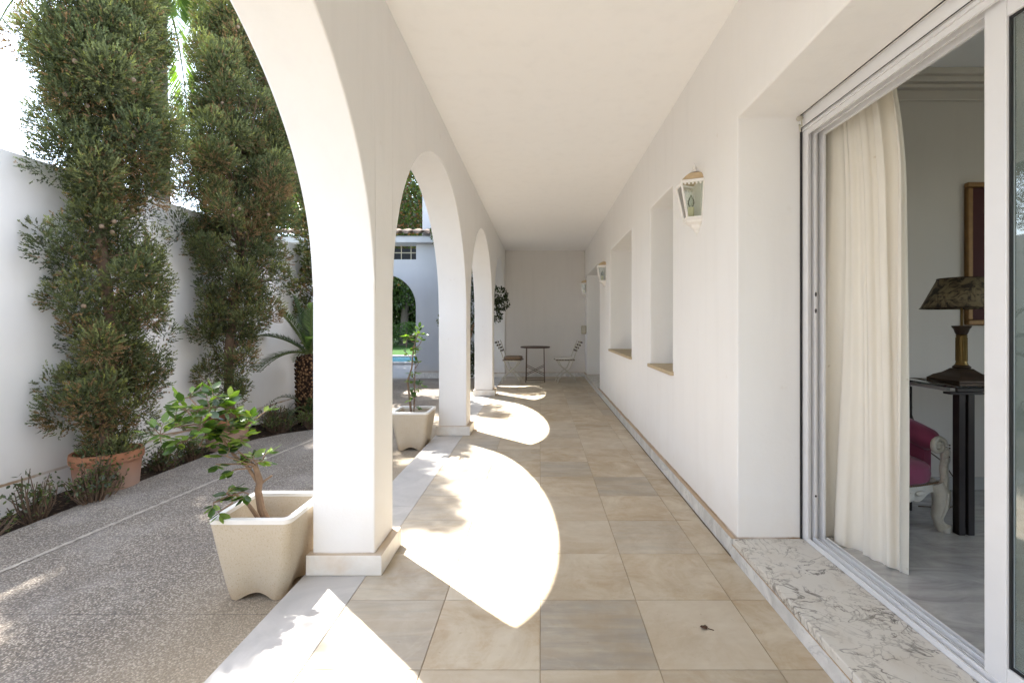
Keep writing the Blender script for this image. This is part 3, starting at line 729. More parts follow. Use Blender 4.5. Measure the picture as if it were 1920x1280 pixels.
# ------------------------------------------------------------------ cypresses
def cypress(label, cx, cy, z0, prof, ztop, seed, nclump, blade=.0155, dens=1.0, xcap=None, brown=.10, cones=0, lean=0.0, per=None, wisps=()):
    """prof: (z, radius) table of the crown; xcap limits how far it reaches towards the wall below its top"""
    r_ = np.random.default_rng(seed)
    root = thing('cypress', label, 'tree', (cx, cy, z0), 0, 'potted cypresses along the garden wall')
    zs_ = np.array([p[0] for p in prof]); rs_ = np.array([p[1] for p in prof])
    def rad(z): return np.interp(z, zs_, rs_)
    tr = MB(); pts = []; K = 14
    for i in range(K + 1):
        z = z0 + (ztop - .3 - z0) * i / K
        pts.append((cx + lean * (z - z0) * .0 + .025 * math.sin(i * 1.3 + seed), cy + lean * (z - z0) + .03 * math.sin(i * .9 + seed * 2), z))
    tr.tube(pts, [.040 * (1 - .8 * i / K) + .006 for i in range(K + 1)], 10)
    def axis(z):
        t_ = np.clip((z - z0) / (ztop - .3 - z0), 0, 1); return cx, cy + lean * (z - z0)
    w = rad(np.linspace(zs_[0], zs_[-1], 400)); zz_ = np.linspace(zs_[0], zs_[-1], 400)
    cdf = np.cumsum(w ** 1.25 * (1 + 0.35 * (zz_ > 2.3))); cdf /= cdf[-1]
    CP, CR = [], []
    nbough = nclump // 6; ga = 2.39996
    for i in range(nbough):
        z = float(np.interp((i + r_.random()) / nbough, cdf, zz_)); ax_, ay_ = axis(z)
        a = i * ga + r_.normal() * .35; rr = rad(z) * r_.uniform(.8, 1.12); q = rr * r_.uniform(.45, .82)
        for k in range(6):
            cr = r_.uniform(.07, .145) * (1.15 if z > 2.3 else .92)
            sp_ = .16 * (1.15 if z > 2.3 else .85)
            dx, dy = math.cos(a) * q + r_.normal() * sp_ * .5, math.sin(a) * q + r_.normal() * sp_ * .6; dz = r_.normal() * sp_ * .7
            if k == 0: dx, dy, dz = math.cos(a) * q * .5, math.sin(a) * q * .5, -.08
            if z < 2.42: dx = max(dx, -(.29 - cr * .4)) if dx < 0 else dx * .8
            else: dx *= .75
            edge_ = math.hypot(dx, dy)
            if edge_ > rr - cr * .5 and edge_ > 0:
                s_ = max(0, (rr - cr * .5)) / edge_; dx *= s_; dy *= s_
            CP.append((ax_ + dx, ay_ + dy, z + dz)); CR.append(cr)
            if math.hypot(dx, dy) > .12 and k in (1, 3):
                zb = z - .45 * q; tr.tube([(ax_, ay_, zb), (ax_ + dx * .5, ay_ + dy * .5, (z + zb) / 2 - .01), (ax_ + dx, ay_ + dy, z + dz)], [.013, .008, .003], 5)
    for (wy, wz, wr_) in wisps:  # unseen tufts above the crown, added to dapple the porch edge
        CP.append((cx + r_.normal() * .1, wy, wz)); CR.append(wr_)
    if wisps: tr.tube([(cx, cy, 4.1), (cx, 3.7, 4.5), (cx, 3.9, 4.95)], [.012, .009, .004], 5); tr.tube([(cx, 3.62, 4.4), (cx, 4.1, 4.7)], [.008, .003], 5)
    obj('trunk', tr, M_bark, root, fix=False)
    P, D, N, Lc, Wc, Cc = [], [], [], [], [], []
    for (c0, cr) in zip(CP, CR):
        c0 = np.array(c0)
        nt = int((per or 190) * dens * (cr / .12) ** 2)
        d = r_.normal(size=(nt, 3)); d[:, 2] *= .9; d /= np.linalg.norm(d, axis=1, keepdims=True)
        fr_ = r_.uniform(.3, 1.0, nt) ** .5; rad_ = cr * fr_ * (1 + .16 * np.sin(9 * d[:, 0] + c0[2] * 40) * np.sin(8 * d[:, 2] + c0[1] * 30))
        tp = c0 + d * rad_[:, None] * np.array([1, 1, 1.15])
        out = d * .9 + np.array([0, 0, .55]) + (c0 - np.array([cx, cy, c0[2]]))[None, :] * .8
        out += r_.normal(size=(nt, 3)) * .25; out /= np.linalg.norm(out, axis=1, keepdims=True)
        nb = 14
        Pt = np.repeat(tp, nb, 0); Dt = np.repeat(out, nb, 0)
        sl_ = r_.uniform(0, 1, (nt * nb, 1)) * .042
        Pt = Pt + Dt * sl_
        Dt = Dt + r_.normal(size=Dt.shape) * .37
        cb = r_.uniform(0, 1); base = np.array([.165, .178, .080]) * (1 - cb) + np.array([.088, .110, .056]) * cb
        colt = np.repeat(base[None, :] * r_.uniform(.75, 1.3, (nt, 1)) * (.22 + .98 * fr_[:, None] ** 2.5) * (1 + .34 * d[:, 2:3]), nb, 0)  # clump shading put into the colour: darker inside, lighter on top
        yl = np.repeat(r_.random(nt) < .16, nb); colt[yl] = colt[yl] * np.array([1.5, 1.4, .95])
        bp = brown * (3.2 if r_.random() < .16 else .35)
        br_ = np.repeat((r_.random(nt) < bp * (1 + 1.6 * (d[:, 2] < -.1))), nb)
        colt[br_] = np.array([.24, .15, .08]) * r_.uniform(.55, 1.4, (br_.sum(), 1))
        P.append(Pt); D.append(Dt); N.append(r_.normal(size=Dt.shape)); n_ = len(Pt)
        Lc.append(r_.uniform(.6, 1.3, n_) * blade); Wc.append(np.full(n_, blade * .38)); Cc.append(colt)
    P = np.concatenate(P); 
    ok = (P[:, 0] > -3.53) | (P[:, 2] > 2.36)
    ok &= (P[:, 2] > z0 + .03)
    cat = lambda A: np.concatenate(A)[ok]
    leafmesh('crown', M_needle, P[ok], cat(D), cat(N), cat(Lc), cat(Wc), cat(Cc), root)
    if cones:
        cm = MB(); cm.ell((0, 0, 0), (.015, .015, .017), 8, 6); first = None
        for i in range(cones):
            k = int(r_.integers(len(CP))); c0 = np.array(CP[k]); d = r_.normal(size=3); d[0] = abs(d[0]) + .5; d[1] -= .5; d /= np.linalg.norm(d)
            p = c0 + d * CR[k] * 1.02
            if p[2] < 1.5 and r_.random() < .7: continue
            if first is None:
                first = obj('seed_cone', cm, M_cone, None, fix=False); o = first
            else: o = first.copy(); COL.objects.link(o)
            o.parent = root; o.location = Vector(p) - root.location
    return root
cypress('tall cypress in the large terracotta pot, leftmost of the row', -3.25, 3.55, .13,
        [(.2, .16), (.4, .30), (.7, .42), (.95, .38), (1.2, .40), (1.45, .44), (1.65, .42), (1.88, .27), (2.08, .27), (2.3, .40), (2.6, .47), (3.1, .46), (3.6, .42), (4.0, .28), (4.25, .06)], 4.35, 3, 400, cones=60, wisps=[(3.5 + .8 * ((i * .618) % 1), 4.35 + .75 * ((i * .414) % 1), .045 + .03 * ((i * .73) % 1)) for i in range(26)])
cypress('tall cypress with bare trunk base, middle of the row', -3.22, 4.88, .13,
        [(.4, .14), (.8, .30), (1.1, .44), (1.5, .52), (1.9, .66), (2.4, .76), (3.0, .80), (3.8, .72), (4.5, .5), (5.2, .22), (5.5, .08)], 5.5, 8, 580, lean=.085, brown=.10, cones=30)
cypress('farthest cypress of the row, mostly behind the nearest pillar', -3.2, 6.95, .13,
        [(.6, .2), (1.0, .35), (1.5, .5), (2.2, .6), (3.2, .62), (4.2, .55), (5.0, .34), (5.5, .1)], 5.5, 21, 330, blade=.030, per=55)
cypress('unseen cypress added beyond the cycad to shade the driveway', -3.3, 8.75, .13,
        [(.6, .2), (1.0, .35), (1.5, .42), (2.2, .45), (3.2, .5), (4.2, .5), (5.2, .4), (5.9, .1)], 5.9, 25, 260, blade=.045, per=30)  # out of sight, added to cast shade on the paving

# ------------------------------------------------------------------ broad leaved plants
def twigs_and_leaves(root, clusters, seed, base_cols, leaf=.07, wr=.5, bark=M_bark2, stems=()):
    """clusters: (centre, anchor, radius, count). Leaves sit alternately along short twigs that leave the anchor."""
    r_ = np.random.default_rng(seed); tw = MB()
    for pts, rad in stems: tw.tube(pts, rad, 10)
    P, D, N, L, W, Cc = [], [], [], [], [], []
    for (c, a, rr, cnt) in clusters:
        c = np.array(c, float); a = np.array(a, float)
        if np.linalg.norm(c - a) > 1e-3:
            m_ = (c + a) / 2 + r_.normal(size=3) * .012; tw.tube([a, m_, c], [.0045, .0038, .003], 6)
        nt = max(1, int(round(cnt / 5)))
        for i in range(nt):
            d = r_.normal(size=3) * np.array([1, 1, .55]) + np.array([0, 0, .25]); d /= np.linalg.norm(d)
            e_ = c + d * rr * r_.uniform(.6, 1.1); tw.tube([c, (c + e_) / 2 + r_.normal(size=3) * .006, e_], [.0025, .002, .0012], 5)
            for k in range(5):
                t_ = .3 + .7 * k / 4; p = c + (e_ - c) * t_
                sd = np.cross(d, [0, 0, 1]); sd /= max(1e-6, np.linalg.norm(sd))
                ld = d * .7 + sd * (1 if k % 2 else -1) * r_.uniform(.5, 1) + np.array([0, 0, r_.uniform(-.45, .2)])
                if k == 4: ld = d + np.array([0, 0, -.2])
                P.append(p); D.append(ld); N.append(np.array([0, 0, 1.]) + r_.normal(size=3) * .45)
                s_ = leaf * r_.uniform(.65, 1.1); L.append(s_); W.append(s_ * wr)
                b = base_cols[int(r_.integers(len(base_cols)))]; Cc.append(np.array(b) * r_.uniform(.75, 1.25))
    st = obj('stem', tw, bark, root, fix=False)
    leafmesh('foliage', M_leaf, np.array(P), np.array(D), -np.array(N), np.array(L), np.array(W), np.array(Cc), root, cup=-.10, six=True)
GL = [(.045, .085, .018), (.07, .13, .022), (.13, .20, .035), (.035, .065, .018), (.20, .27, .05)]
cam_ = thing('leaning_shrub', 'leaning glossy leaved shrub in the nearest square planter', 'plant', (-1.26, 2.19, .157))
A = at
tb = [(-1.262, 2.19, .157), (-1.264, 2.185, .25), A(490, 955, 2.18), A(484, 920, 2.17), A(487, 900, 2.16), A(478, 872, 2.15)]
br1 = [A(484, 905, 2.165), A(462, 872, 2.13), A(438, 852, 2.12), A(415, 820, 2.10), A(392, 795, 2.09)]
br2 = [(-1.264, 2.185, .20), A(478, 962, 2.15), A(462, 940, 2.12), A(440, 925, 2.10), A(425, 935, 2.08)]
stub = [A(488, 907, 2.165), A(500, 898, 2.17), A(510, 891, 2.175)]
stems = [(tb, [.018, .0165, .016, .015, .014, .010]), (br1, [.008, .007, .006, .005, .004]), (br2, [.010, .009, .007, .005, .003]), (stub, [.006, .005, .0045])]
cl = []
def clu(px, py, Y, anchor, r, n): cl.append((A(px, py, Y), anchor, r, n))
hub = A(400, 800, 2.09)
for (px, py, Y, r, n) in ((350, 770, 2.10, .07, 25), (395, 765, 2.06, .08, 30), (430, 770, 2.12, .07, 25), (330, 800, 2.05, .07, 25), (375, 805, 2.02, .08, 30), (300, 815, 2.08, .06, 20),
                      (415, 808, 2.08, .07, 25), (355, 745, 2.14, .05, 15), (405, 745, 2.1, .05, 15), (345, 828, 2.0, .05, 15), (430, 800, 2.16, .06, 15), (375, 835, 2.0, .05, 10)):
    clu(px, py, Y, hub, r, n)
for (px, py, Y, r, n) in ((470, 790, 2.2, .055, 15), (492, 775, 2.22, .03, 5), (455, 820, 2.16, .05, 10)):
    clu(px, py, Y, A(415, 820, 2.10), r, n)
for (px, py, Y, r, n) in ((475, 862, 2.15, .06, 20), (425, 855, 2.06, .055, 10), (450, 848, 2.12, .05, 10), (495, 855, 2.16, .035, 5), (405, 870, 2.04, .04, 5), (440, 880, 2.08, .04, 5)):
    clu(px, py, Y, A(478, 872, 2.15), r, n)
for (px, py, Y, r, n) in ((400, 942, 2.04, .045, 10), (425, 925, 2.05, .045, 10), (465, 925, 2.06, .03, 5), (410, 960, 2.04, .02, 5)):
    clu(px, py, Y, A(435, 930, 2.09), r, n)
cl = [(c_, a_, r_0, int(n_ * 1.5) if n_ > 10 else n_) for c_, a_, r_0, n_ in cl]
twigs_and_leaves(cam_, cl, 5, GL, leaf=.060, wr=.52, stems=stems)

thin = thing('thin_potted_plant', 'thin upright plant with sparse leaves in the farther square planter', 'plant', (-1.26, 4.66, .157))
s1 = [(-1.262, 4.66, .157), A(768, 745, 4.66), A(764, 715, 4.66), A(772, 690, 4.66), A(775, 655, 4.65), A(783, 625, 4.64)]
s2 = [(-1.25, 4.66, .157), A(777, 740, 4.66), A(778, 700, 4.66), A(779, 660, 4.66)]
cl = []
for (px, py, r, n) in ((770, 630, .08, 25), (785, 625, .07, 15), (775, 650, .07, 15), (768, 668, .07, 10), (785, 680, .07, 15), (775, 700, .06, 15), (770, 715, .06, 15), (785, 725, .06, 15), (778, 745, .06, 15), (765, 733, .05, 10), (790, 640, .07, 10), (779, 760, .05, 10)):
    cl.append((A(px, py, 4.66 + random.uniform(-.05, .05)), A(777, py + 12, 4.66), r, n))
twigs_and_leaves(thin, cl, 9, [(.07, .14, .025), (.13, .20, .035), (.045, .09, .02)], leaf=.06, wr=.5, stems=[(s1, [.012, .011, .010, .008, .006, .003]), (s2, [.006, .006, .005, .003])])

def bush(name, label, cat, cx, cy, z0, rx, ry, h, n, seed, leaf=.03, cols=None, group=None, sparse=False, bark=M_bark):
    r_ = np.random.default_rng(seed); root = thing(name, label, cat, (cx, cy, z0), 0, group)
    tw = MB(); P, D, N, L, W, Cc = [], [], [], [], [], []
    cols = cols or [(.06, .08, .03), (.10, .12, .04), (.04, .055, .02)]
    for i in range(n):
        a = r_.random() * 2 * PI; q = math.sqrt(r_.random()); tx = cx + rx * q * math.cos(a); ty = cy + ry * q * math.sin(a); tz = z0 + h * (1 - .45 * q * q) * r_.uniform(.6, 1)
        bx_, by_ = cx + .15 * rx * math.cos(a), cy + .15 * ry * math.sin(a)
        m_ = np.array([(bx_ + tx) / 2 + r_.normal() * .02, (by_ + ty) / 2 + r_.normal() * .02, z0 + (tz - z0) * .5])
        tip = np.array([tx, ty, tz]); tw.tube([(bx_, by_, z0 - .03), m_, tip], [.006, .0045, .002], 5)
        for k in range(7 if sparse else 10):
            t_ = r_.uniform(.55 if sparse else .35, 1.02); p = m_ + (tip - m_) * (t_ * 2 - 1) if t_ > .5 else m_
            p = p + r_.normal(size=3) * leaf * .5
            P.append(p); d = r_.normal(size=3) + np.array([0, 0, .5]); D.append(d); N.append(r_.normal(size=3) * .5 + np.array([0, 0, 1.]))
            s_ = leaf * r_.uniform(.7, 1.2); L.append(s_); W.append(s_ * .5); Cc.append(np.array(cols[int(r_.integers(len(cols)))]) * r_.uniform(.7, 1.3))
    obj('stem', tw, bark, root, fix=False)
    leafmesh('foliage', M_leaf, np.array(P), np.array(D), -np.array(N), np.array(L), np.array(W), np.array(Cc), root, cup=-.1, six=True)
    return root
gb = 'low shrubs in the planting bed'
bush('low_shrub', 'sparse twiggy low shrub at the left edge of the photo', 'shrub', -3.22, 2.72, -.11, .16, .20, .22, 30, 1, sparse=True, group=gb)
bush('low_shrub', 'twiggy low shrub just left of the large terracotta pot', 'shrub', -3.22, 3.02, -.11, .14, .16, .36, 34, 2, sparse=True, group=gb)
bush('low_shrub', 'leafy low shrub growing up the front of the large terracotta pot', 'shrub', -3.08, 3.27, -.11, .13, .20, .40, 70, 3, sparse=True, group=gb)
bush('low_shrub', 'low dark shrub just right of the large terracotta pot', 'shrub', -3.25, 4.08, -.11, .15, .17, .24, 45, 4, group=gb)
bush('low_shrub', 'low dark shrub left of the middle cypress pot', 'shrub', -3.25, 4.40, -.11, .15, .15, .26, 40, 5, group=gb)
bush('low_shrub', 'low shrub with pale green tips right of the middle cypress pot', 'shrub', -3.05, 5.50, -.11, .26, .20, .30, 60, 6, group=gb)
bush('low_shrub', 'yellowish green low shrub at the foot of the cycad', 'shrub', -2.76, 5.72, -.11, .16, .18, .32, 55, 7, cols=[(.12, .15, .04), (.08, .11, .03)], group=gb)
bush('low_shrub', 'low brownish shrub behind the yellowish one by the cycad', 'shrub', -3.3, 5.85, -.11, .2, .2, .34, 50, 8, cols=[(.10, .06, .04), (.07, .08, .03)], group=gb)
# litter in the bed
lp = 500; P = np.column_stack([rng.uniform(-3.5, -3.12, lp), rng.uniform(1.5, 5.2, lp), np.full(lp, -.10)])
lo = leafmesh('leaf_litter', M_leaf, P, rng.normal(size=(lp, 3)) * [1, 1, .2], np.tile([0, 0, 1.], (lp, 1)) + rng.normal(size=(lp, 3)) * .3, rng.uniform(.015, .035, lp), rng.uniform(.008, .014, lp), np.array([.10, .06, .035])[None, :] * rng.uniform(.4, 1.8, (lp, 1)))
tag(lo, 'brown dry leaf litter scattered over the dark bed soil', 'leaf litter', kind='stuff')

# feathered fronds (cycad, palm)
def fronds(root, crown, specs, leaflet, wid, cols, seed, nl=60, hang=0.0, name='frond'):
    r_ = np.random.default_rng(seed)
    for (az, el, ln, droop) in specs:
        d = np.array([math.cos(az) * math.cos(el), math.sin(az) * math.cos(el), math.sin(el)])
        pts = [np.array(crown, float)]; K = 12
        for i in range(K):
            pts.append(pts[-1] + d * ln / K); d = d + np.array([0, 0, -droop / K]); d /= np.linalg.norm(d)
        mb = MB(); mb.tube(pts, [wid * 1.3 * (1 - .8 * i / K) for i in range(K + 1)], 5)
        P, D, N = [], [], []
        for i in range(nl):
            t_ = .12 + .88 * i / nl; f = t_ * K; k = min(K - 1, int(f)); p = pts[k] + (pts[k + 1] - pts[k]) * (f - k); tg = pts[k + 1] - pts[k]; tg /= np.linalg.norm(tg)
            sd = np.cross(tg, [0, 0, 1]); sd /= max(1e-6, np.linalg.norm(sd)); up = np.cross(sd, tg)
            for s_ in (-1, 1):
                P.append(p); D.append(sd * s_ + tg * .75 + up * .35 * (1 - hang) - np.array([0, 0, hang * 1.6]) + r_.normal(size=3) * .06); N.append(up)
        n = len(P); env = np.array([math.sin(PI * min(1, (.10 + .88 * (i // 2) / nl))) ** .5 for i in range(n)])
        cc = np.array([np.array(cols[int(r_.integers(len(cols)))]) * r_.uniform(.8, 1.2) for _ in range(n)])
        fo = leafmesh(name, M_frond, np.array(P), np.array(D), np.array(N), leaflet * env * r_.uniform(.85, 1.1, n), np.full(n, wid), cc, root)
        obj('rachis', mb, M_leafstalk, fo, fix=False)
M_leafstalk = simple('green_leafstalk', (.10, .13, .04), .6)
cy = thing('cycad', 'dark green sago cycad with stout scaly brown trunk by the garden wall', 'plant', (-2.98, 6.1, -.12))
mb = MB(); prof = [(.13, 0), (.15, .12), (.145, .35), (.15, .6), (.155, .75), (.12, .86), (.0, .90)]
mb.lathe(prof, (-2.98, 6.1, -.12), 24)
for i in range(260):
    z = .04 + .80 * (i / 260); a = i * 2.39996; r0 = np.interp(z, [p[1] for p in prof], [p[0] for p in prof])
    p = Vector((-2.98 + r0 * math.cos(a), 6.1 + r0 * math.sin(a), -.12 + z)); q = p + Vector((math.cos(a) * .022, math.sin(a) * .022, .022)); mb.tube([p, q], [.014, .008], 5)
obj('trunk', mb, M_cycbark, cy, fix=False)
sp = [(2 * PI * k / 34 * 5 + .13 * k, R([18, 42, 62, 78][k % 4]), .78 - .1 * (k % 3 == 2), [1.2, 1.0, .7, .4][k % 4]) for k in range(34)]
fronds(cy, (-2.98, 6.1, .76), sp, .13, .010, [(.055, .085, .045), (.08, .12, .055), (.045, .065, .04)], 3, nl=46)
cy2 = thing('cycad', 'small trunkless cycad pup at the foot of the large cycad', 'plant', (-2.92, 5.98, -.1))
sp = [(PI * .5 + 2 * PI * k / 9 + .3, R(45 + 12 * (k % 3)), .55, 2.2) for k in range(9)]
fronds(cy2, (-2.92, 5.98, -.02), sp, .10, .009, [(.05, .075, .045), (.04, .06, .04)], 4, nl=36)

palm = thing('palm_tree', 'tall palm with bright drooping fronds behind the garden wall', 'palm', (-5.7, 7.0, -.32))
mb = MB(); mb.tube([(-5.7, 7, -.32), (-5.65, 7, 2), (-5.7, 7.02, 4.5), (-5.7, 7, 6.15)], [.2, .16, .14, .13], 14); obj('trunk', mb, M_darkbark, palm, fix=False)
sp = [(2 * PI * k / 24 * 7 + .2, R([50, 25, 65][k % 3]), 2.9, 2.4) for k in range(24)] + [(R(a_), R(e_), l_, 2.6) for a_, e_, l_ in ((226, -5, 2.1), (215, 5, 2.2), (235, -15, 2.0), (205, -5, 2.0), (220, -20, 1.8), (230, 10, 2.4), (243, -5, 2.0), (-25, 30, 1.9), (-40, 20, 1.8), (-10, 10, 1.6), (-32, 45, 2.0))]
fronds(palm, (-5.7, 7.0, 6.15), sp, .62, .020, [(.10, .16, .03), (.14, .20, .045), (.06, .11, .025)], 6, nl=90, hang=.75)

# shrub leaning into the last arch
def leafball(root, name, centers, n, leaf, cols, seed, mat=M_leaf, wr=.6):
    r_ = np.random.default_rng(seed); P, D, N, L, Cc = [], [], [], [], []
    for (c, rr) in centers:
        m_ = int(n * (rr ** 2) / (.3 ** 2)); d = r_.normal(size=(m_, 3)); d /= np.linalg.norm(d, axis=1, keepdims=True)
        P.append(np.array(c) + d * (rr * r_.uniform(.3, 1, (m_, 1)) ** .5)); D.append(d + r_.normal(size=(m_, 3)) * .7 - np.array([0, 0, .3])); N.append(r_.normal(size=(m_, 3)) + np.array([0, 0, .8]))
        L.append(leaf * r_.uniform(.6, 1.2, m_)); k = r_.integers(len(cols), size=m_); Cc.append(np.array(cols)[k] * r_.uniform(.6, 1.3, (m_, 1)) * r_.uniform(.75, 1.25))
    P, D, N, L, Cc = map(np.concatenate, (P, D, N, L, Cc))
    return leafmesh(name, mat, P, D, N, L, L * wr, Cc, root, six=False)
sh = thing('climbing_shrub', 'dark leafy shrub reaching into the last arch beside the far chair', 'shrub', (-1.45, 9.1, -.06))
mb = MB(); mb.tube([(-1.45, 9.1, -.06), (-1.42, 9.1, .6), (-1.3, 9.05, 1.1), (-1.0, 9.0, 1.5), (-.75, 9.0, 1.65)], [.035, .03, .024, .015, .008], 8)
mb.tube([(-1.42, 9.1, .6), (-1.6, 9.2, 1.2), (-1.7, 9.3, 1.7)], [.024, .016, .008], 8); obj('stem', mb, M_bark, sh, fix=False)
cs = [((-.80, 9.0, 1.70), .17), ((-.72, 8.98, 1.55), .14), ((-.86, 9.02, 1.32), .14), ((-1.1, 9.05, 1.75), .24), ((-1.35, 9.1, 1.5), .28), ((-1.65, 9.2, 1.7), .28), ((-1.5, 9.15, 1.1), .25), ((-1.45, 9.2, .6), .25), ((-1.6, 9.1, .25), .25), ((-1.8, 9.3, 1.2), .22), ((-1.3, 9.2, 2.1), .25), ((-1.2, 9.2, .3), .2), ((-1.72, 9.45, 2.35), .28), ((-1.7, 9.5, 2.8), .32), ((-1.75, 9.5, 3.25), .32), ((-1.45, 9.6, 2.5), .25), ((-1.95, 9.7, 3.0), .3), ((-1.4, 9.8, 2.9), .28), ((-1.2, 9.75, 2.5), .22)]  # the high clusters are added to shade the far end of the porch
leafball(sh, 'foliage', cs, 1300, .05, [(.03, .042, .018), (.04, .055, .025), (.02, .028, .014)], 12, mat=M_needle)

# garden behind the wing: hedge, trees
hd = thing('hedge', 'clipped green hedge beyond the lawn seen through the wing arch', 'hedge', (-6.5, 24, -.03))
mb = MB(); 
for k in range(9): mb.tube([(-12 + 1.3 * k, 24, -.05), (-12 + 1.3 * k, 24, .8)], .03, 6)
obj('stem', mb, M_bark, hd, fix=False)
cs = [((-12.5 + .42 * k, 24 + .3 * (k % 2), .42 + .4 * (k % 3 > 0)), .45) for k in range(32)]
leafball(hd, 'foliage', cs, 260, .09, [(.05, .10, .02), (.07, .13, .03), (.035, .07, .018)], 13)
def tree(name, label, cx, cy, h, r, seed, cols, nb=26, leaf=.11, n=150, zlow=.35, tw_=.18):
    r_ = np.random.default_rng(seed); root = thing(name, label, 'tree', (cx, cy, -.1), 0, 'garden trees beyond the wing')
    mb = MB(); pts = [(cx, cy, -.1), (cx + .15, cy, h * .3), (cx - .05, cy + .1, h * .6), (cx, cy, h * .9)]; mb.tube(pts, [tw_, tw_ * .75, tw_ * .5, .04], 10)
    cs = []
    for i in range(nb):
        a = r_.random() * 2 * PI; q = r * math.sqrt(r_.uniform(.05, 1)); z = h * r_.uniform(zlow, 1.0); q *= math.sin(PI * min(.97, max(.12, (z / h - zlow + .12) / (1.2 - zlow)))) ** .5
        c = (cx + q * math.cos(a), cy + q * math.sin(a), z); cs.append((c, r_.uniform(.35, .65) * r / 1.8))
        mb.tube([(cx, cy, z * .75), c], [.05, .015], 6)
    obj('trunk', mb, M_darkbark, root, fix=False); leafball(root, 'crown', cs, n, leaf, cols, seed + 1); return root
G1 = [(.05, .09, .02), (.08, .13, .03), (.03, .055, .018)]; G2 = [(.06, .10, .02), (.12, .16, .04), (.20, .09, .04), (.04, .06, .02)]
tree('garden_tree', 'green and russet tree rising above the tiled eave of the wing', -5.2, 14.0, 6.8, 2.2, 31, G2, nb=80, n=150, zlow=.42, leaf=.10)
tree('garden_tree', 'dark tree with bare grey trunk behind the hedge, left in the passage arch', -9.6, 27, 8, 2.6, 33, G1, nb=34, zlow=.22, leaf=.16, n=90, tw_=.22)
tree('garden_tree', 'dark tree with bare grey trunk behind the hedge, right in the passage arch', -7.7, 26.5, 8, 2.4, 35, G1, nb=34, zlow=.25, leaf=.16, n=90, tw_=.25)
tree('garden_tree', 'farthest broad dark tree filling the passage arch', -8.5, 31, 9, 4.5, 37, G1, nb=60, zlow=.1, leaf=.2, n=80, tw_=.3)
tree('garden_tree', 'broad tree standing far to the left of the passage arch', -14, 28, 9, 4, 39, G1, nb=40, zlow=.1, leaf=.2, n=70)
tree('garden_tree', 'broad tree standing far to the right of the passage arch', -2.5, 28, 8, 3.6, 41, G1, nb=36, zlow=.1, leaf=.2, n=70)

# ------------------------------------------------------------------ wall lanterns
def lantern(label, y):
    root = thing('wall_lantern', label, 'wall lamp', (XW, y, 1.72), 0, 'white lanterns on the house wall')
    O = Vector((XW, y, 1.72))
    def hexp(w_, p_): return [(0, -w_), (-p_, -w_ * .55), (-p_, w_ * .55), (0, w_)]
    def sect(lst, smooth=False):
        mb = MB(); vs = []
        for (w_, p_, z) in lst: vs += [O + Vector((x, yy_, z)) for x, yy_ in hexp(w_, p_)]
        n = len(lst); fs = [(i * 4 + k, i * 4 + k + 1, (i + 1) * 4 + k + 1, (i + 1) * 4 + k) for i in range(n - 1) for k in range(3)]
        fs += [(i * 4 + 3, i * 4, i * 4 + 4, i * 4 + 7) for i in range(n - 1)] + [(0, 1, 2, 3), tuple(n * 4 - 4 + k for k in (3, 2, 1, 0))]
        mb.add(vs, fs, smooth); return mb
    obj('roof', sect([(.100, .112, .315), (.092, .104, .322), (.082, .092, .340), (.060, .068, .358), (.034, .042, .368), (.022, .030, .372)]), M_roof, root, bevel=.002)
    fn = MB(); fn.lathe([(.026, .372), (.028, .378), (.016, .386), (.012, .392), (.016, .40), (.012, .41), (.007, .415), (.010, .42), (.0, .43)], tuple(O + Vector((-.024, 0, 0))), 14); obj('finial', fn, M_lantern, root, fix=False)
    fr = MB()
    top = (.108, .122); bot = (.070, .080); z0, z1 = .085, .300
    for ring_ in ((z1, top, .018), (z0, bot, .014)):
        pz, (w_, p_), th = ring_; P_ = [O + Vector((x, yy_, pz)) for x, yy_ in hexp(w_, p_)]
        for k in range(3): fr.bar(P_[k], P_[k + 1], .010, th)
    for k in range(4):
        a_ = O + Vector((*hexp(*bot)[k], z0)); b_ = O + Vector((*hexp(*top)[k], z1)); fr.bar(a_, b_, .011, .011)
    frame = obj('frame', fr, M_lantern, root, bevel=.0015, seg=1)
    orn = MB()
    for k in range(3):
        a_ = O + Vector((*hexp(*top)[k], z1 - .012)); b_ = O + Vector((*hexp(*top)[k + 1], z1 - .012))
        for q in range(1, 6): orn.ell(tuple(a_ + (b_ - a_) * q / 6), (.007, .007, .010), 8, 6)
    obj('ornament', orn, M_lantern, frame, fix=False)
    for k in range(3):
        q = MB(); h1, h0 = hexp(*top), hexp(*bot)
        q.add([O + Vector((*h0[k], z0)) * 1, O + Vector((*h0[k + 1], z0)), O + Vector((*h1[k + 1], z1)), O + Vector((*h1[k], z1))], [(0, 1, 2, 3)])
        obj('glass_panel', q, M_lglass, root, fix=False)
    obj('base', sect([(.006, .016, .0), (.018, .026, .008), (.020, .030, .022), (.036, .044, .034), (.040, .048, .046), (.070, .080, .060), (.074, .084, .078)]), M_lantern, root, bevel=.002)
    cd = MB(); cd.lathe([(.017, .086), (.019, .09), (.019, .155), (.014, .158)], tuple(O + Vector((-.045, 0, 0))), 12)
    cn = obj('candle_holder', cd, M_bulb, root, fix=False)
    bl = MB(); bl.lathe([(.012, .158), (.021, .18), (.019, .20), (.006, .23), (0, .238)], tuple(O + Vector((-.045, 0, 0))), 12); obj('bulb', bl, M_lglass, cn, fix=False)
    bp_ = MB(); bp_.box(XW - .006, XW - .0005, y - .06, y + .06, 1.76, 2.06); obj('backplate', bp_, M_lantern, root, bevel=.002)
    return root
L1 = lantern('nearest white lantern on the wall beside the sliding door recess', 2.93)
dup(L1, (XW, 7.12, 1.72), 0, 'middle white lantern, between the second window niche and the far doorway')
dup(L1, (XW, 10.12, 1.72), 0, 'farthest white lantern, in the corner above the beige box')
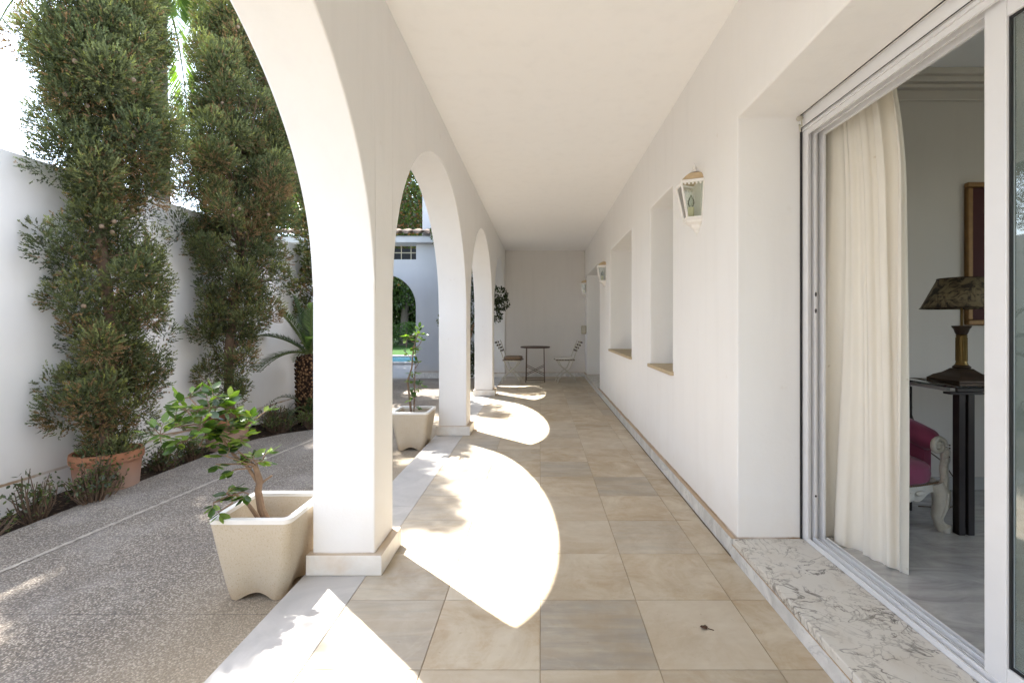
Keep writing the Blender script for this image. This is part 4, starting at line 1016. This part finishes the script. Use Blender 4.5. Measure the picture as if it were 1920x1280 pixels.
bx = MB(); bx.box(XW - .10, XW - .001, 10.02, 10.20, .94, 1.12)
wb = obj('wall_box', bx, M_box, bevel=.012, loc=(XW, 10.11, .94)); tag(wb, 'small beige box fixed to the wall under the farthest lantern', 'box')
bz = MB(); bz.box(XW - .085, XW - .025, 10.014, 10.0195, .965, 1.095); obj('door', bz, M_ironwhite, wb, bevel=.002)

# ------------------------------------------------------------------ bistro set
tbx, tby = -.10, 9.50
bt = thing('bistro_table', 'round brown bistro table on thin crossed iron legs by the end wall', 'table', (tbx, tby, 0))
mb = MB(); mb.lathe([(.29, .676), (.298, .68), (.298, .698), (.292, .704), (0, .704)], (tbx, tby, 0), 40); obj('tabletop', mb, M_slat, bt, fix=False, sharp=50)
for sx in (-1, 1):
    for sy in (-1, 1):
        mb = MB(); mb.tube([(tbx + sx * .175, tby + sy * .16, .676), (tbx + sx * .178, tby + sy * .17, .4), (tbx + sx * .185, tby + sy * .18, .001)], .009, 8); obj('leg', mb, M_ironbrown, bt, fix=False)
for sy in (-1, 1):
    mb = MB(); mb.tube([(tbx - .18, tby + sy * .176, .32), (tbx + .183, tby + sy * .18, .14)], .006, 6); mb.tube([(tbx + .18, tby + sy * .17, .32), (tbx - .183, tby + sy * .174, .14)], .006, 6)
    mb.tube([(tbx - .184, tby + sy * .18, .055), (tbx + .184, tby + sy * .18, .055)], .007, 6); obj('cross_brace', mb, M_ironbrown, bt, fix=False)

def chair(label, x, y, rz):
    """faces local +x"""
    root = thing('folding_chair', label, 'chair', (x, y, 0), rz, 'folding bistro chairs beside the round table')
    O = Vector((x, y, 0))
    def q(mb): mb.v = [tuple(Vector(v) + O) for v in mb.v]; return mb
    for s_ in (-1, 1):
        yy_ = s_ * .17
        m_ = MB(); m_.tube([(-.20, yy_ - .012, .001), (-.17, yy_ - .012, .10), (-.05, yy_ - .012, .21), (.09, yy_ - .012, .33), (.15, yy_ - .012, .43)], .009, 8); obj('rear_leg', q(m_), M_ironwhite, root, fix=False)
        m_ = MB(); m_.tube([(.17, yy_, .001), (.14, yy_, .09), (.03, yy_, .20), (-.07, yy_, .27), (-.13, yy_, .40), (-.17, yy_, .52), (-.25, yy_, .74), (-.285, yy_, .83)], .009, 8); obj('side_frame', q(m_), M_ironwhite, root, fix=False)
    m_ = MB(); m_.tube([(.16, -.17, .05), (.16, .17, .05)], .006, 6); m_.tube([(-.19, -.18, .06), (-.19, .18, .06)], .006, 6); m_.box(-.17, .20, -.19, -.18, .425, .440); m_.box(-.17, .20, .18, .19, .425, .440); obj('seat_frame', q(m_), M_ironwhite, root, fix=False)
    m_ = MB()
    for k in range(7): m_.box(-.17 + .054 * k, -.17 + .054 * k + .040, -.20, .20, .441, .458)
    obj('seat', q(m_), M_slat, root, bevel=.003)
    m_ = MB()
    for k in range(4):
        z = .63 + .053 * k; xx_ = -.213 - .033 * k * 1.05
        m_.bar((xx_, -.19, z), (xx_, .19, z), .012, .036)
    obj('backrest', q(m_), M_slat, root, bevel=.003)
    return root
# chair geometry is rotated by its empty; children were built around O
chair('folding chair with brown padded seat left of the round table', -.55, 9.42, R(-6))
chair('folding chair with white cushion right of the round table', .49, 9.45, R(186))
mb = MB(); mb.ell((-.535, 9.42, .486), (.185, .19, .034), 24, 10, e=.45); tag(obj('seat_cushion', mb, M_cushion2, loc=(-.535, 9.42, .459)), 'brown padded cushion on the left folding chair', 'cushion')
mb = MB(); mb.ell((.475, 9.45, .476), (.19, .19, .022), 24, 10, e=.4); tag(obj('seat_cushion', mb, M_cushion, loc=(.475, 9.45, .459)), 'thin white cushion on the right folding chair', 'cushion')

# dry leaf on the tile
r_ = np.random.default_rng(2); mb = MB(); vs = [(.623, 1.797, .012)]
for k in range(11):
    a = 2 * PI * k / 11; rr = .010 + .009 * r_.random(); vs.append((.623 + rr * math.cos(a) * 1.1, 1.797 + rr * math.sin(a) * .8, .002 + .009 * r_.random()))
mb.add(vs, [(0, 1 + k, 1 + (k + 1) % 11) for k in range(11)]); mb.tube([(.635, 1.79, .005), (.655, 1.782, .003)], .0015, 5)
tag(obj('dry_leaf', mb, M_deadleaf, loc=(.623, 1.797, 0), fix=False), 'small curled brown dry leaf lying on the porch tile', 'leaf')

# ------------------------------------------------------------------ curtain
mb = MB(); NU, NV = 220, 60; vs = []
for j in range(NV + 1):
    z = .102 + (2.50 - .102) * j / NV; tz = j / NV
    for i in range(NU + 1):
        u = i / NU
        X = 1.425 + .125 * u; Y = 2.43 - .44 * u
        sh_ = max(0, (z - 1.75) / .6) ** 1.8 * .085 * u                    # the free edge swings back towards the rail
        Y += sh_; X -= sh_ * .1
        amp = .046 * (1 - .45 * tz) * (.65 + .45 * math.sin(5.3 * u + .8 * z + 1)); ph = 2 * PI * (4.6 * u + .16 * math.sin(7 * u + 1.1 * z)) + .45 * math.sin(1.7 * z + 4 * u)
        X += amp * math.sin(ph) + .004 * math.sin(2.3 * ph + 2 * z); Y += .38 * amp * math.sin(2 * ph + .6)
        zz_ = z if j > 0 else z - .014 * math.sin(PI * u) - .008 * math.sin(ph)
        vs.append((X, Y, zz_))
fs = [(j * (NU + 1) + i, j * (NU + 1) + i + 1, (j + 1) * (NU + 1) + i + 1, (j + 1) * (NU + 1) + i) for j in range(NV) for i in range(NU)]
mb.add(vs, fs, True)
ct = thing('curtain', 'long cream curtain gathered at the far side of the sliding door', 'curtain', (1.48, 2.2, .1))
c1 = obj('curtain_cloth', mb, M_curtain, ct, fix=False, sharp=180)
mb = MB(); mb.tube([(1.47, -1.9, 2.52), (1.47, 2.9, 2.52)], .014, 10); obj('curtain_rail', mb, M_alu, ct, fix=False)

# ------------------------------------------------------------------ console table, lamp, pictures, armchair
cb_ = thing('console_table', 'dark metal console table with glass top beside the room wall', 'table', (2.7, 2.55, .09))
x0, x1, y0, y1 = 2.075, 3.35, 2.37, 2.74
mb = MB(); mb.box(x0, x1, y0, y1, .834, .842); obj('glass_top', mb, M_tglass, cb_, bevel=.002)
mb = MB()
mb.box(x0 + .005, x0 + .03, y1 - .08, y1 - .01, .812, .832); mb.box(x0 + .03, x1 - .03, y1 - .03, y1 - .01, .812, .832); mb.box(x1 - .03, x1 - .005, y0 + .05, y1 - .01, .812, .832)
mb.box(x0 + .03, x1 - .03, y0 + .015, y0 + .03, .812, .832)
obj('rim_frame', mb, M_darkmetal, cb_, bevel=.003)
mb = MB(); mb.box(x0 + .006, x0 + .026, y0 + .05, y1 - .0805, .813, .831); obj('side_rail', mb, simple('brushed_steel', (.42, .42, .40), .3, .4), cb_, bevel=.003)
for (lx, ly) in ((x0 + .075, y0 + .025), (x1 - .075, y0 + .025), (x0 + .03, y1 - .03), (x1 - .07, y1 - .03)):
    mb = MB()
    wdt = .034 if ly < 2.5 else .012
    mb.box(lx - wdt - .006, lx - .007, ly - .015, ly + .025, .0915, .80); mb.box(lx + .007, lx + wdt + .006, ly - .015, ly + .025, .0915, .80)
    mb.box(lx - .0068, lx + .0068, ly - .005, ly + .015, .0915, .12); mb.box(lx - .0068, lx + .0068, ly - .005, ly + .015, .76, .80)
    if ly < 2.5: mb.prism([(lx - .085, ly - .02), (lx + .085, ly - .02), (lx + .085, ly + .03), (lx - .085, ly + .03)], .8005, .8115)
    obj('leg', mb, M_darkmetal, cb_, bevel=.003)
lx, ly, lz = 2.318, 2.60, .8425
lp_ = thing('table_lamp', 'brass column table lamp with mottled brown shade on the console', 'lamp', (lx, ly, lz))
mb = MB(); mb.lathe([(.150, 0), (.152, .012), (.135, .022), (.125, .030), (.085, .045), (.06, .062), (.05, .07)], (lx, ly, lz), 4, False, PI / 4); mb.lathe([(.038, .07), (.042, .078), (.03, .09)], (lx, ly, lz), 20); obj('base', mb, M_bronze, lp_, bevel=.002)
mb = MB(); mb.lathe([(.030, .088), (.026, .10), (.024, .11), (.023, .24), (.026, .25), (.022, .256)], (lx, ly, lz), 20)
for k in range(12): mb.tube([(lx + .024 * math.cos(k * PI / 6), ly + .024 * math.sin(k * PI / 6), lz + .11), (lx + .0235 * math.cos(k * PI / 6), ly + .0235 * math.sin(k * PI / 6), lz + .24)], .003, 5)
obj('column', mb, M_brass, lp_, fix=False)
mb = MB(); mb.lathe([(.024, .256), (.030, .27), (.034, .285), (.042, .296), (.043, .304), (.02, .305)], (lx, ly, lz), 16); obj('capital', mb, M_bronze, lp_, fix=False)
mb = MB(); mb.tube([(lx, ly, lz + .30), (lx, ly, lz + .50)], .006, 8); obj('stem', mb, M_brass, lp_, fix=False)
mb = MB(); mb.lathe([(.180, .400), (.105, .563)], (lx, ly, lz), 48); mb.f = mb.f[:-2]; mb.sm = mb.sm[:-2]
so_ = obj('lamp_shade', mb, M_shade, lp_, fix=False); q = so_.modifiers.new('t', 'SOLIDIFY'); q.thickness = .003
mb = MB()
for r0, z in ((.181, .400), (.106, .563)): mb.tube([(lx + r0 * math.cos(2 * PI * k / 48), ly + r0 * math.sin(2 * PI * k / 48), lz + z) for k in range(49)], .0028, 6, cap=False)
obj('shade_trim', mb, M_bronze, so_, fix=False)
mb = MB(); pts = [(lx - .13, ly + .06, lz + .006), (2.16, 2.76, .84), (2.17, 2.78, .72), (2.20, 2.80, .62), (2.27, 2.84, .5), (2.38, 2.9, .38), (2.50, 2.93, .30), (2.56, 2.90, .18), (2.50, 2.80, .10), (2.35, 2.72, .098), (2.2, 2.75, .098)]
mb.tube(pts, .0035, 6); mb.ell((2.185, 2.79, .665), (.010, .010, .028), 10, 8); obj('flex', mb, M_wire, lp_, fix=False)

def picture(label, x0, x1, z0, z1, canvas, fw, fig):
    root = thing('framed_picture', label, 'painting', ((x0 + x1) / 2, 3.05, z0), 0, 'pictures on the room wall')
    mb = MB(); Y0, Y1 = 3.012, 3.0485
    mb.box(x0, x1, Y0, Y1, z0, z0 + fw); mb.box(x0, x1, Y0, Y1, z1 - fw, z1); mb.box(x0, x0 + fw, Y0 + .001, Y1, z0 + fw, z1 - fw); mb.box(x1 - fw, x1, Y0 + .001, Y1, z0 + fw, z1 - fw)
    obj('picture_frame', mb, M_gilt, root, bevel=.008)
    mb = MB(); mb.box(x0 + fw, x1 - fw, 3.03, 3.045, z0 + fw, z1 - fw); cv = obj('canvas', mb, canvas, root)
    if fig:
        cx = (x0 + x1) / 2; mb = MB()
        mb.add([(cx + a_, 3.0285, z0 + fw + b_) for a_, b_ in ((-.15, .02), (.15, .02), (.13, .22), (.06, .33), (-.06, .33), (-.13, .22))], [(0, 1, 2, 3, 4, 5)]); obj('painted_dress', mb, M_canvas, cv, fix=False)
        mb = MB(); mb.ell((cx, 3.0286, z0 + fw + .43), (.085, .001, .12), 20, 12); obj('painted_hair', mb, M_hair, cv, fix=False)
        mb = MB(); mb.ell((cx, 3.0262, z0 + fw + .42), (.055, .001, .08), 20, 12); obj('painted_face', mb, M_skin, cv, fix=False)
picture('tall dark red canvas in a gilt frame behind the table lamp', 2.73, 2.965, 1.148, 2.062, M_canvas, .034, False)
picture('dark portrait seen through the sliding door glass', 2.99, 3.42, 1.30, 2.062, M_canvas2, .022, True)

ac = thing('armchair', 'low pink velvet armchair with white carved legs behind the curtain', 'armchair', (1.81, 2.66, .0915), R(11))
def Q(mb): mb.v = [tuple(Vector(v) + Vector((1.81, 2.66, .0915))) for v in mb.v]; return mb
mb = MB(); mb.ell((0, 0, .285), (.245, .27, .075), 28, 12, e=.55); mb.ell((0, .0, .33), (.215, .24, .045), 28, 10, e=.8); obj('seat', Q(mb), M_velvet, ac, fix=False)
for s_ in (-1, 1):
    mb = MB(); pts = [(s_ * .17, .25, .60), (s_ * .19, .15, .56), (s_ * .215, .0, .505), (s_ * .225, -.12, .47), (s_ * .22, -.20, .45), (s_ * .22, -.235, .445)]
    mb.tube([Vector(p) for p in pts], [.05, .055, .058, .060, .058, .035], 16); mb.box(s_ * .22 - .022, s_ * .22 + .022, -.19, .24, .26, .47)
    obj('arm', Q(mb), M_velvet, ac, fix=False)
    mb = MB(); sp_ = [(s_ * .22 + s_ * .046 * (1 - k / 26) * math.cos(k * .45), -.245 - .004 * k / 20, .43 + .046 * (1 - k / 26) * math.sin(k * .45)) for k in range(24)]
    mb.tube(sp_, [.013] * 20 + [.012, .012, .011, .010], 8)
    mb.tube([(s_ * .262, -.24, .42), (s_ * .268, -.245, .36), (s_ * .245, -.25, .31), (s_ * .25, -.255, .26), (s_ * .235, -.255, .21)], [.018, .022, .018, .020, .026], 10)
    for k in range(5): mb.ell((s_ * (.262 - .006 * k), -.262, .40 - .042 * k), (.014, .010, .016), 8, 6)
    obj('arm_scroll', Q(mb), M_carved, ac, fix=False)
    mb = MB(); mb.tube([(s_ * .215, -.235, .235), (s_ * .232, -.25, .19), (s_ * .225, -.255, .13), (s_ * .205, -.25, .07), (s_ * .21, -.258, .03), (s_ * .222, -.275, .014), (s_ * .222, -.275, .0)], [.038, .042, .036, .026, .022, .034, .030], 12)
    mb.tube([(s_ * .226, -.290, .20), (s_ * .218, -.288, .12), (s_ * .205, -.274, .06), (s_ * .215, -.285, .03)], [.009, .008, .006, .008], 8); obj('leg', Q(mb), M_carved, ac, fix=False)
    mb = MB(); mb.tube([(s_ * .19, .22, .24), (s_ * .20, .25, .10), (s_ * .21, .29, .0)], [.026, .02, .018], 10); obj('leg', Q(mb), M_carved, ac, fix=False)
mb = MB(); vs, fs = [], []
for k in range(25):
    u = -1 + 2 * k / 24; zl = .165 + .035 * abs(u) ** 2 + .012 * math.cos(u * 9); yy_ = -.268 + .03 * u * u
    vs += [(u * .225, yy_, .235), (u * .225, yy_, zl), (u * .225, yy_ + .03, zl), (u * .225, yy_ + .03, .235)]
for k in range(24):
    a_ = 4 * k; fs += [(a_ + i, a_ + (i + 1) % 4, a_ + 4 + (i + 1) % 4, a_ + 4 + i) for i in range(4)]
mb.add(vs, fs, False); mb.ell((0, -.278, .19), (.03, .012, .025), 12, 8); mb.ell((-.08, -.272, .2), (.03, .01, .014), 12, 8); mb.ell((.08, -.272, .2), (.03, .01, .014), 12, 8)
mb.box(-.225, .225, .20, .24, .20, .25); mb.box(-.235, -.20, -.22, .22, .20, .25); mb.box(.20, .235, -.22, .22, .20, .25)
obj('seat_rail', Q(mb), M_carved, ac, fix=False)
mb = MB()
for k in range(34): u = -1 + 2 * k / 33; mb.ell((u * .222, -.275 + .03 * u * u, .242), (.0052, .004, .0052), 6, 4)
for k in range(12): mb.ell((.262 - .05 * math.cos(k * PI / 11 + .2) * .2, -.262, .27 + .015 * k), (.005, .004, .005), 6, 4)
obj('nail_trim', Q(mb), M_stud, ac, fix=False)
mb = MB(); mb.ell((0, .25, .60), (.22, .05, .28), 24, 14, e=.7); obj('backrest', Q(mb), M_velvet, ac, fix=False)
mb = MB(); mb.tube([(-.23, .27, .30), (-.25, .28, .60), (-.18, .29, .86), (0, .30, .92), (.18, .29, .86), (.25, .28, .60), (.23, .27, .30)], .018, 10); obj('back_frame', Q(mb), M_carved, ac, fix=False)

# ------------------------------------------------------------------ light, sky, camera
sd = Vector((-.475, .468, 1)).normalized(); el = math.asin(sd.z); az = math.atan2(sd.x, sd.y)
wd = bpy.data.worlds.new('World'); C.world = wd; wd.use_nodes = True; T = wd.node_tree; T.nodes.clear()
sk_ = T.nodes.new('ShaderNodeTexSky'); sk_.sky_type = 'NISHITA'; sk_.sun_disc = False; sk_.sun_elevation = el; sk_.sun_rotation = az; sk_.air_density = 1.0; sk_.dust_density = .8; sk_.ozone_density = 1.0
bg = T.nodes.new('ShaderNodeBackground'); bg.inputs[1].default_value = SKY = .87; o_ = T.nodes.new('ShaderNodeOutputWorld'); hs = T.nodes.new('ShaderNodeHueSaturation'); hs.inputs['Saturation'].default_value = .65; T.links.new(sk_.outputs[0], hs.inputs['Color']); T.links.new(hs.outputs[0], bg.inputs[0]); T.links.new(bg.outputs[0], o_.inputs[0])
su = bpy.data.lights.new('sun', 'SUN'); su.energy = 20.5; su.angle = R(.6); su.color = (1, .972, .935)
so = bpy.data.objects.new('sun', su); COL.objects.link(so); so.rotation_euler = sd.to_track_quat('Z', 'Y').to_euler(); so.location = (-5, 5, 10)
cam = bpy.data.cameras.new('camera'); co_ = bpy.data.objects.new('camera', cam); COL.objects.link(co_); C.camera = co_
co_.location = (0, 0, HC); co_.rotation_euler = (PI / 2, 0, 0)
cam.sensor_width = 36; cam.lens = F * 36 / 1920; cam.shift_x = -(VX - 960) / 1920; cam.shift_y = -(640 - VY) / 1920; cam.clip_start = .05; cam.clip_end = 1000
C.view_settings.view_transform = 'Standard'; C.view_settings.look = 'None'; C.view_settings.exposure = 0
C.cycles.max_bounces = 12; C.cycles.diffuse_bounces = 8; C.cycles.transparent_max_bounces = 16
try: C.cycles.use_denoising = True
except Exception: pass
